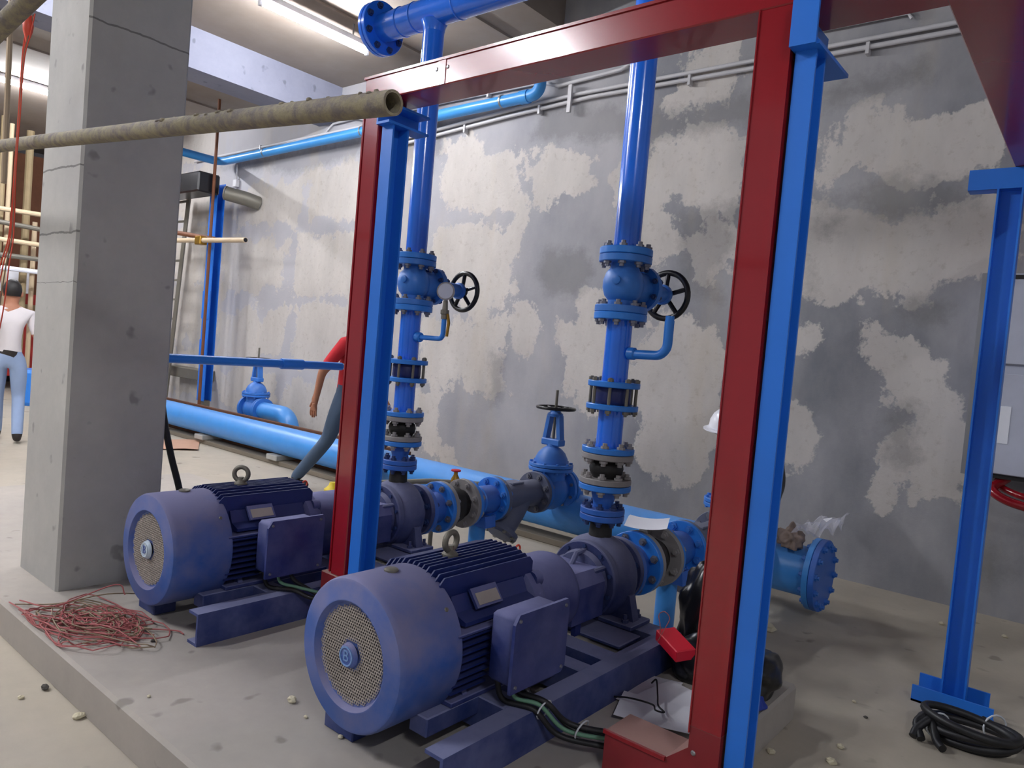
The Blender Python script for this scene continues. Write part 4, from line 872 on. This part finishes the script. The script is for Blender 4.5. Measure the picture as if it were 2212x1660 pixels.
for (x, y) in ((-.43, 3.51), (-.25, 3.69)): part('cable_tie', MB().tube(arc((x, y, .055), (.7, .7, 0), Z_, .052, 0, 360, 16)[:-1], .004, 6, closed=True), 'tie', t)
# motor leads
def leads(name, paths, label):
    t = thing('motor_leads', paths[0][0], label, 'cable', 'motor power leads')
    for k, P in enumerate(paths): part('lead', MB().tube(bez(P, 8), .0095 if k != 1 else .007, 10), 'blackcable' if k != 1 else 'greencable', t)
    return t
X = -1.76
t = leads('a', [[(X+.28, 1.86, .372), (X+.30, 1.88, .30), (X+.40, 1.92, .29), (X+.47, 1.98, .21), (X+.63, 2.07, .20)], [(X+.30, 1.90, .372), (X+.33, 1.905, .31), (X+.41, 1.935, .305), (X+.48, 2.0, .225), (X+.63, 2.075, .225)], [(X+.32, 1.95, .372), (X+.36, 1.95, .31), (X+.42, 1.97, .30), (X+.49, 2.03, .22), (X+.63, 2.1, .215)], [(X+.26, 1.92, .372), (X+.31, 1.93, .32), (X+.42, 1.95, .315), (X+.48, 2.02, .24), (X+.63, 2.09, .24)]], 'black and green power leads from the foreground motor to the red foot box')
for y in (1.955, 2.03): part('cable_tie', MB().tube(arc((X+.415+(y-1.955)*1.4, y, .285-(y-1.955)*.7), Y_, (.3, 0, .95), .034, 0, 360, 14)[:-1], .003, 6, closed=True), 'tie', t)
X = -3.155
leads('b', [[(X+.28, 1.86, .372), (X+.30, 1.88, .30), (X+.40, 1.94, .30), (X+.47, 2.0, .27), (X+.53, 2.08, .30)], [(X+.30, 1.92, .372), (X+.33, 1.92, .32), (X+.41, 1.96, .31), (X+.53, 2.1, .27)], [(X+.32, 1.97, .372), (X+.36, 1.97, .33), (X+.43, 2.0, .3), (X+.53, 2.06, .25)]], 'power leads from the far motor to the left red foot box')
# papers, card box, bags
def sheet(c, w_, h_, ang, z, label, mat='paper', tilt=(0, 0), curl=.004, group='papers on the plinth', name='paper_sheet'):
    vs = []; fs = []; n_ = 7; ca, sa = math.cos(ang), math.sin(ang)
    for lay in (0, .0012):
        for j in range(n_):
            for i in range(n_):
                u, v = (i/(n_-1)-.5)*w_, (j/(n_-1)-.5)*h_
                vs.append((c[0]+u*ca-v*sa, c[1]+u*sa+v*ca, z+lay+u*tilt[0]+v*tilt[1]+curl*((2*u/w_)**2+math.sin(3*v/h_+1)**2)))
    k = n_*n_
    for j in range(n_-1):
        for i in range(n_-1):
            a = j*n_+i; fs += [(a, a+1, a+n_+1, a+n_), (k+a, k+a+n_, k+a+n_+1, k+a+1)]
    for i in range(n_-1):
        fs += [(i, k+i, k+i+1, i+1), ((n_-1)*n_+i, (n_-1)*n_+i+1, k+(n_-1)*n_+i+1, k+(n_-1)*n_+i), (i*n_, (i+1)*n_, k+(i+1)*n_, k+i*n_), (i*n_+n_-1, k+i*n_+n_-1, k+(i+1)*n_+n_-1, (i+1)*n_+n_-1)]
    return single(name, MB().add(vs, fs), mat, label, 'paper', group)
sheet((-1.31, 2.62), .21, .30, .25, PH+.003, 'white paper sheet lying nearest the base frame')
sheet((-1.2, 2.60), .21, .297, -.15, PH+.010, 'white paper sheet on top of the pile by the right red upright')
sheet((-1.18, 2.46), .30, .21, .35, PH+.017, 'white paper sheet at the front of the pile by the red foot box')
sheet((-1.07, 2.60), .20, .28, .1, PH+.006, 'printed paper sheet half hidden by the right red upright')
sheet((-1.775, 3.36), .21, .30, .42, .628, 'white paper sheet lying on the near suction line', tilt=(.06, -.02), curl=.012, group=None)
single('black_string', MB().tube(bez([(-1.30, 2.62, .19), (-1.29, 2.64, .2), (-1.22, 2.52, .2), (-1.18, 2.45, .2), (-1.14, 2.42, .2), (-1.17, 2.41, .2), (-1.2, 2.44, .2), (-1.28, 2.42, .2), (-1.36, 2.44, .17)], 8), .0035, 6), 'blackcable', 'thin black string on the white papers', 'string')
bx_ = MB().box(-.085, .085, -.045, .045, 0, .05, .004)
o = single('card_box', bx_, 'redplastic', 'small bright red box on the black bag', 'box', smooth=False); o.location = (-1.30, 2.80, .278); o.rotation_euler = (.10, .16, -.55)
def lumpy(c, r, seed, label, mat='bag', name='plastic_bag', cat='bag', flat=.0, amp=.13, parts=None):
    b = MB().ball((0, 0, 0), 1, 1, 1, 40, 26); q = random.Random(seed); ks = [(Vector((q.uniform(-1, 1), q.uniform(-1, 1), q.uniform(-1, 1))).normalized(), q.uniform(2, 6), q.uniform(0, 6)) for _ in range(12)]
    vs = []
    for p in b.v:
        p = Vector(p); f_ = 1+amp*sum(math.sin(k_*p.dot(d_)*2+o_) for d_, k_, o_ in ks)/4
        z = c[2]+max(-r[2]*.75, p.z*f_*r[2]); vs.append((c[0]+p.x*f_*r[0], c[1]+p.y*f_*r[1], z))
    b.v = vs; return single(name, b, mat, label, cat, ang=180)
lumpy((-1.28, 3.07, PH+.20), (.13, .11, .265), 5, 'upright black bag behind the right red upright')
lumpy((-1.215, 2.88, PH+.083), (.125, .10, .11), 8, 'slumped black plastic bag beside the pump base')
lumpy((-1.015, 2.98, PH+.075), (.085, .16, .10), 21, 'black bag bulging out right of the blue post')
lumpy((-1.0, 2.80, PH+.03), (.08, .1, .04), 9, 'crumpled blue cloth beneath the black bag', 'bluecloth', 'blue_cloth', 'cloth')
single('string_loop', MB().tube(bez([(-1.36, 2.78, .31), (-1.37, 2.79, .36), (-1.385, 2.80, .40), (-1.36, 2.80, .42), (-1.335, 2.80, .40), (-1.345, 2.79, .36), (-1.365, 2.77, .30)], 8), .002, 5), 'redwire', 'thin loop of string on the slumped black bag', 'string')
# helmet and jacket on the near suction valve
t = thing('hard_hat', (-1.80, 4.36, 1.09), 'white hard hat resting on the handwheel behind the right red upright', 'helmet')
part('shell', MB().lathe([(0, .135), (.012, .142), (.018, .13), (.06, .125), (.10, .105), (.13, .07), (.145, .03), (.15, 0)], (-1.80, 4.36, 1.085), (.05, -.1, 1), 36), 'helmet', t)
part('brim', MB().lathe([(0, .12), (0, .158), (.006, .158), (.012, .12)], (-1.80, 4.35, 1.083), (.05, -.1, 1), 36), 'helmet', t)
jk = lumpy((-1.535, 4.39, .82), (.075, .12, .20), 14, 'dark jacket hanging by the valve right of the blue post', 'blackcable', 'jacket', 'jacket', amp=.08)
part('strap', MB().tube(bez([(-1.55, 4.39, .98), (-1.60, 4.385, 1.06), (-1.632, 4.38, 1.085), (-1.655, 4.38, 1.06), (-1.60, 4.39, .97)], 6), .008, 6), 'blackcable', jk)
# plastic wrap on the header end
rr = random.Random(5); vs = []; fs = []
for j in range(8):
    for i in range(9): vs.append((-1.40+.03*j+rr.uniform(-.02, .02), 4.42+.06*i+rr.uniform(-.015, .015), .50+.13*abs(math.sin(i*.9+j*.6))*(.35+.08*j)+rr.uniform(0, .03)))
for j in range(7):
    for i in range(8): a = j*9+i; fs.append((a, a+1, a+10, a+9))
single('plastic_film', MB().add(vs, fs), 'film', 'crumpled clear plastic film on the blank end of the header', 'film', smooth=False)
lumpy((-1.43, 4.56, .46), (.07, .08, .07), 31, 'torn brown wrapping on the header beside the end flange', 'wrapping', 'torn_wrapping', 'wrapping', amp=.3)
sheet((-8.5, 4.25), .75, .42, -.5, .004, 'reddish cardboard sheet on the floor right of the column', 'cardboard', curl=.01, group=None, name='cardboard_sheet')
single('black_hose', MB().tube(bez([(-3.93, 1.81, 1.35), (-3.92, 1.85, 1.0), (-3.90, 1.90, .75), (-3.87, 1.96, .5), (-3.84, 2.0, .17)], 8), .018, 10), 'blackcable', 'black hose hanging down behind the column', 'hose')
t = thing('drain_valve', (-3.35, 3.9, .5), 'small valve with red handle behind the far pump', 'valve')
part('pipe', MB().tube([(-3.9, 3.35, .46), (-3.62, 3.62, .50), (-3.30, 3.95, .50)], .02, 12), 'oldsteel', t)
part('body', MB().lathe([(0, .03), (.03, .034), (.06, .03), (.09, .014), (.11, .014)], (-3.50, 3.74, .47), Z_, 16), 'brass', t)
part('handle', MB().disc((-3.50, 3.74, .588), Z_, .035, .012, 16), 'redplastic', t)
part('leg', MB().cyl((-3.6, 3.64, 0), (-3.6, 3.64, .5), .016, 10), 'oldsteel', t)
lumpy((-3.62, 3.3, .47), (.1, .07, .07), 17, 'olive green fitting behind the far pump', 'green_dev', 'green_fitting', 'fitting', amp=.1)
o = bpy.data.objects['green_fitting']; 
single('fitting_stand', MB().box(-3.66, -3.58, 3.27, 3.34, 0, .42), 'oldsteel', 'small stand under the olive green fitting', 'stand', smooth=False)
single('yellow_container', MB().lathe([(0, .07), (.01, .075), (.16, .075), (.19, .04), (.22, .03)], (-5.02, 3.86, 0), Z_, 16), 'yellow', 'yellow plastic container by the foot of the man in red', 'container')
# mortar crumbs
rr = random.Random(2)
spots = [(-2.69, .98, 0, 'near the front edge of the plinth'), ]
def crumb(x, y, z, r, mat, label, seed):
    q = random.Random(seed); b = MB().ball((0, 0, 0), r, r*q.uniform(.6, 1), r*.6, 8, 6)
    b.v = [(x+p[0]*q.uniform(.75, 1.25), y+p[1]*q.uniform(.75, 1.25), z+r*.45+max(-r*.45, p[2]*q.uniform(.8, 1.2))) for p in b.v]
    return single('crumb', b, mat, label, 'crumb', 'mortar crumbs on the floor', smooth=False)
for i, (x, y, z, r, m_, lb) in enumerate([(-3.036, 0.976, 0, 0.012, 'stone', 'pale crumb at the left on the floor'), (-3.059, 1.064, 0, 0.02, 'stone_dark', 'dark crumb near the lower left corner'), (-2.76, 1.075, 0, 0.02, 'stone', 'pale crumb against the plinth edge, lower left'), (-2.133, 1.531, 0.15, 0.02, 'stone', 'pale crumb left of the foreground fan cover'), (-2.008, 1.503, 0.15, 0.009, 'stone', 'small crumb by the foot of the foreground motor'), (-1.83, 1.512, 0.15, 0.01, 'stone', 'small crumb under the foreground fan cover'), (-2.911, 1.398, 0.15, 0.01, 'stone_dark', 'dark crumb right of the wire tangle'), (-2.471, 1.186, 0.15, 0.008, 'stone', 'tiny crumb on the plinth below the wire tangle'), (-1.382, 4.162, 0, 0.045, 'stone', 'large pale mortar lump right of the blue post'), (-0.882, 2.835, 0, 0.018, 'stone', 'pale crumb right of the plinth corner'), (-0.699, 3.095, 0, 0.016, 'stone', 'pale crumb on the floor at lower right'), (-0.684, 5.214, 0, 0.018, 'stone', 'pale crumb left of the right blue post'), (-0.691, 2.944, 0, 0.02, 'stone', 'pale chip at the bottom edge, lower right'), (-0.773, 3.584, 0, 0.01, 'stone', 'small chip in the middle of the right floor'), (-0.363, 5.296, 0, 0.016, 'stone', 'pale crumb right of the right blue post'), (-0.694, 3.46, 0, 0.009, 'stone_dark', 'dark chip on the floor at right')]): crumb(x, y, z, r, m_, lb, i)

# ================================================================== people
def person(loc, heading, joints, label, mats, hair=True):
    """joints: name -> (side, forward, up, radius, parent, material); one skinned continuous surface"""
    ch, sh = math.cos(heading), math.sin(heading)
    def W(s, f, u): return Vector((loc[0]+f*ch+s*sh, loc[1]+f*sh-s*ch, loc[2]+u))
    names = list(joints); me = bpy.data.meshes.new('body'); idx = {n_: i for i, n_ in enumerate(names)}
    me.from_pydata([W(*joints[n_][:3]) for n_ in names], [(idx[joints[n_][4]], idx[n_]) for n_ in names if joints[n_][4]], [])
    ob = bpy.data.objects.new('tmp', me); COL.objects.link(ob)
    sk = ob.modifiers.new('skin', 'SKIN'); sk.use_smooth_shade = True
    for i, n_ in enumerate(names):
        r = joints[n_][3]; sv = me.skin_vertices[0].data[i]; sv.radius = (r, r) if not isinstance(r, tuple) else r
        sv.use_root = (i == 0)
    sb = ob.modifiers.new('sub', 'SUBSURF'); sb.levels = 2; sb.render_levels = 2
    dg = bpy.context.evaluated_depsgraph_get(); bpy.context.view_layer.update(); dg.update()
    em = bpy.data.meshes.new_from_object(ob.evaluated_get(dg)); bpy.data.objects.remove(ob)
    em.materials.clear(); order = []
    for n_ in names:
        if joints[n_][5] not in order: order.append(joints[n_][5])
    for k in order: em.materials.append(MT[k])
    segs = [(W(*joints[joints[n_][4]][:3]), W(*joints[n_][:3]), order.index(joints[n_][5])) for n_ in names if joints[n_][4]]
    for p in em.polygons:
        c = p.center; best = None
        for a, b_, m_ in segs:
            e = b_-a; t_ = max(0, min(1, (c-a).dot(e)/max(e.length_squared, 1e-9))); d_ = (c-a-e*t_).length
            if best is None or d_ < best[0]: best = (d_, m_)
        p.material_index = best[1]; p.use_smooth = True
    body = bpy.data.objects.new('person', em); COL.objects.link(body); tag(body, label, 'person', 'people in the basement')
    H = W(*joints['head'][:3])
    if hair:
        hb = MB().ball((0, 0, 0), 1, 1, 1, 24, 16); f = Vector((ch, sh, 0)); s_ = Vector((sh, -ch, 0))
        vs = []
        for p in hb.v:
            p = Vector(p); z = p.z
            if p.x > .25 and z < .45: p = Vector((.25, p.y*.9, z))
            if z < -.55: p.z = -.55
            vs.append(H+f*(p.x*.102-.006)+s_*(p.y*.087)+Vector((0, 0, p.z*.118+.035)))
        hb.v = vs; part('hair', hb, 'hair', body)
    f = Vector((ch, sh, 0)); s_ = Vector((sh, -ch, 0))
    part('nose', MB().ball(H+f*.1, .016, .016, .025, 10, 8), 'skin', body)
    for s in (1, -1):
        part('ear', MB().ball(H+s_*(s*.082)+Vector((0, 0, -.005)), .018, .018, .032, 10, 8), 'skin', body)
        part('eye', MB().ball(H+s_*(s*.032)+f*.083+Vector((0, 0, .02)), .012, .012, .009, 10, 8), 'hair', body)
    part('mouth', MB().ball(H+f*.086+Vector((0, 0, -.055)), .014, .024, .006, 10, 6), 'redwire', body)
    return body, W
def figure(mS, mP, mB, arms, legs, lean=0.0, sleeve=.5):
    """arms/legs give (side, fwd, up) of elbow, wrist / knee, ankle for side +1 and -1"""
    J = {}
    J['pelvis'] = (0, 0, .93, (.15, .11), None, mP)
    J['belt'] = (0, lean*.1, 1.0, (.145, .105), 'pelvis', mB)
    J['waist'] = (0, lean*.2, 1.08, (.15, .11), 'belt', mS)
    J['chest'] = (0, lean*.6, 1.27, (.165, .115), 'waist', mS)
    J['upper'] = (0, lean*.9, 1.40, (.13, .09), 'chest', mS)
    J['neck'] = (0, lean, 1.48, .055, 'upper', 'skin')
    J['jaw'] = (0, lean+.02, 1.55, .07, 'neck', 'skin')
    J['head'] = (0, lean+.02, 1.62, .088, 'jaw', 'skin')
    J['crown'] = (0, lean+.01, 1.69, .07, 'head', 'skin')
    for s, nm in ((1, 'r'), (-1, 'l')):
        e, w_ = arms[s]
        J[nm+'_shoulder'] = (s*.175, lean*.9, 1.40, .068, 'upper', mS)
        sh_ = Vector(J[nm+'_shoulder'][:3]); e = Vector(e); w_ = Vector(w_)
        mid = sh_.lerp(e, sleeve+.25)
        J[nm+'_sleeve'] = (*mid, .058, nm+'_shoulder', mS)
        J[nm+'_elbow'] = (*e, .04, nm+'_sleeve', 'skin')
        J[nm+'_wrist'] = (*w_, .028, nm+'_elbow', 'skin')
        d = (w_-e).normalized(); palm = w_+d*.07
        J[nm+'_palm'] = (*palm, (.034, .02), nm+'_wrist', 'skin')
        fw = Vector((0, 1, 0)); ac = d.cross(Vector((s, 0, 0))).normalized()
        for k, (off, L) in enumerate(((.030, .060), (.010, .072), (-.010, .068), (-.029, .052))):
            b0 = palm+ac*off+d*.02; b1 = b0+d*L*.55+Vector((-s*.006, 0, 0)); b2 = b0+d*L+Vector((-s*.02, 0, 0))
            J['%s_f%da' % (nm, k)] = (*b0, .0095, nm+'_palm', 'skin'); J['%s_f%db' % (nm, k)] = (*b1, .009, '%s_f%da' % (nm, k), 'skin'); J['%s_f%dc' % (nm, k)] = (*b2, .0075, '%s_f%db' % (nm, k), 'skin')
        th0 = w_+d*.03+ac*.035; th1 = th0+d*.045+ac*.012
        J[nm+'_t0'] = (*th0, .011, nm+'_wrist', 'skin'); J[nm+'_t1'] = (*th1, .009, nm+'_t0', 'skin')
        k_, a_ = legs[s]
        J[nm+'_hip'] = (s*.09, 0, .88, .095, 'pelvis', mP)
        k_ = Vector(k_); a_ = Vector(a_)
        J[nm+'_thigh'] = (*Vector((s*.09, 0, .88)).lerp(k_, .5), .085, nm+'_hip', mP)
        J[nm+'_knee'] = (*k_, .066, nm+'_thigh', mP)
        J[nm+'_calf'] = (*k_.lerp(a_, .45), .064, nm+'_knee', mP)
        J[nm+'_ankle'] = (*a_, .056, nm+'_calf', mP)
        J[nm+'_heel'] = (a_.x, a_.y-.01, a_.z-.045, .042, nm+'_ankle', 'leather')
        J[nm+'_toe'] = (a_.x, a_.y+.15, max(.035, a_.z-.06), .034, nm+'_heel', 'leather')
    return J
J = figure('white_shirt', 'jeans_light', 'leather', {1: ((.27, -.02, 1.13), (.26, .10, .90)), -1: ((-.27, .02, 1.13), (-.27, .14, .92))},
           {1: ((.10, .10, .49), (.12, -.10, .10)), -1: ((-.1, .16, .50), (-.1, .28, .085))})
person((-9.22, 2.66, 0), math.atan2(.35, -.94), J, 'man in a white polo shirt and pale jeans seen from behind left of the column', None)
J = figure('red_shirt', 'jeans_grey', 'leather', {1: ((.26, -.12, 1.13), (.27, -.16, .87)), -1: ((-.26, .09, 1.14), (-.26, .2, .90))},
           {1: ((.09, -.14, .50), (.10, -.47, .11)), -1: ((-.09, .24, .51), (-.08, .30, .085))}, lean=.05)
person((-5.39, 4.25, 0), math.atan2(.25, 1), J, 'man in a red shirt and grey jeans walking behind the left red upright', None)
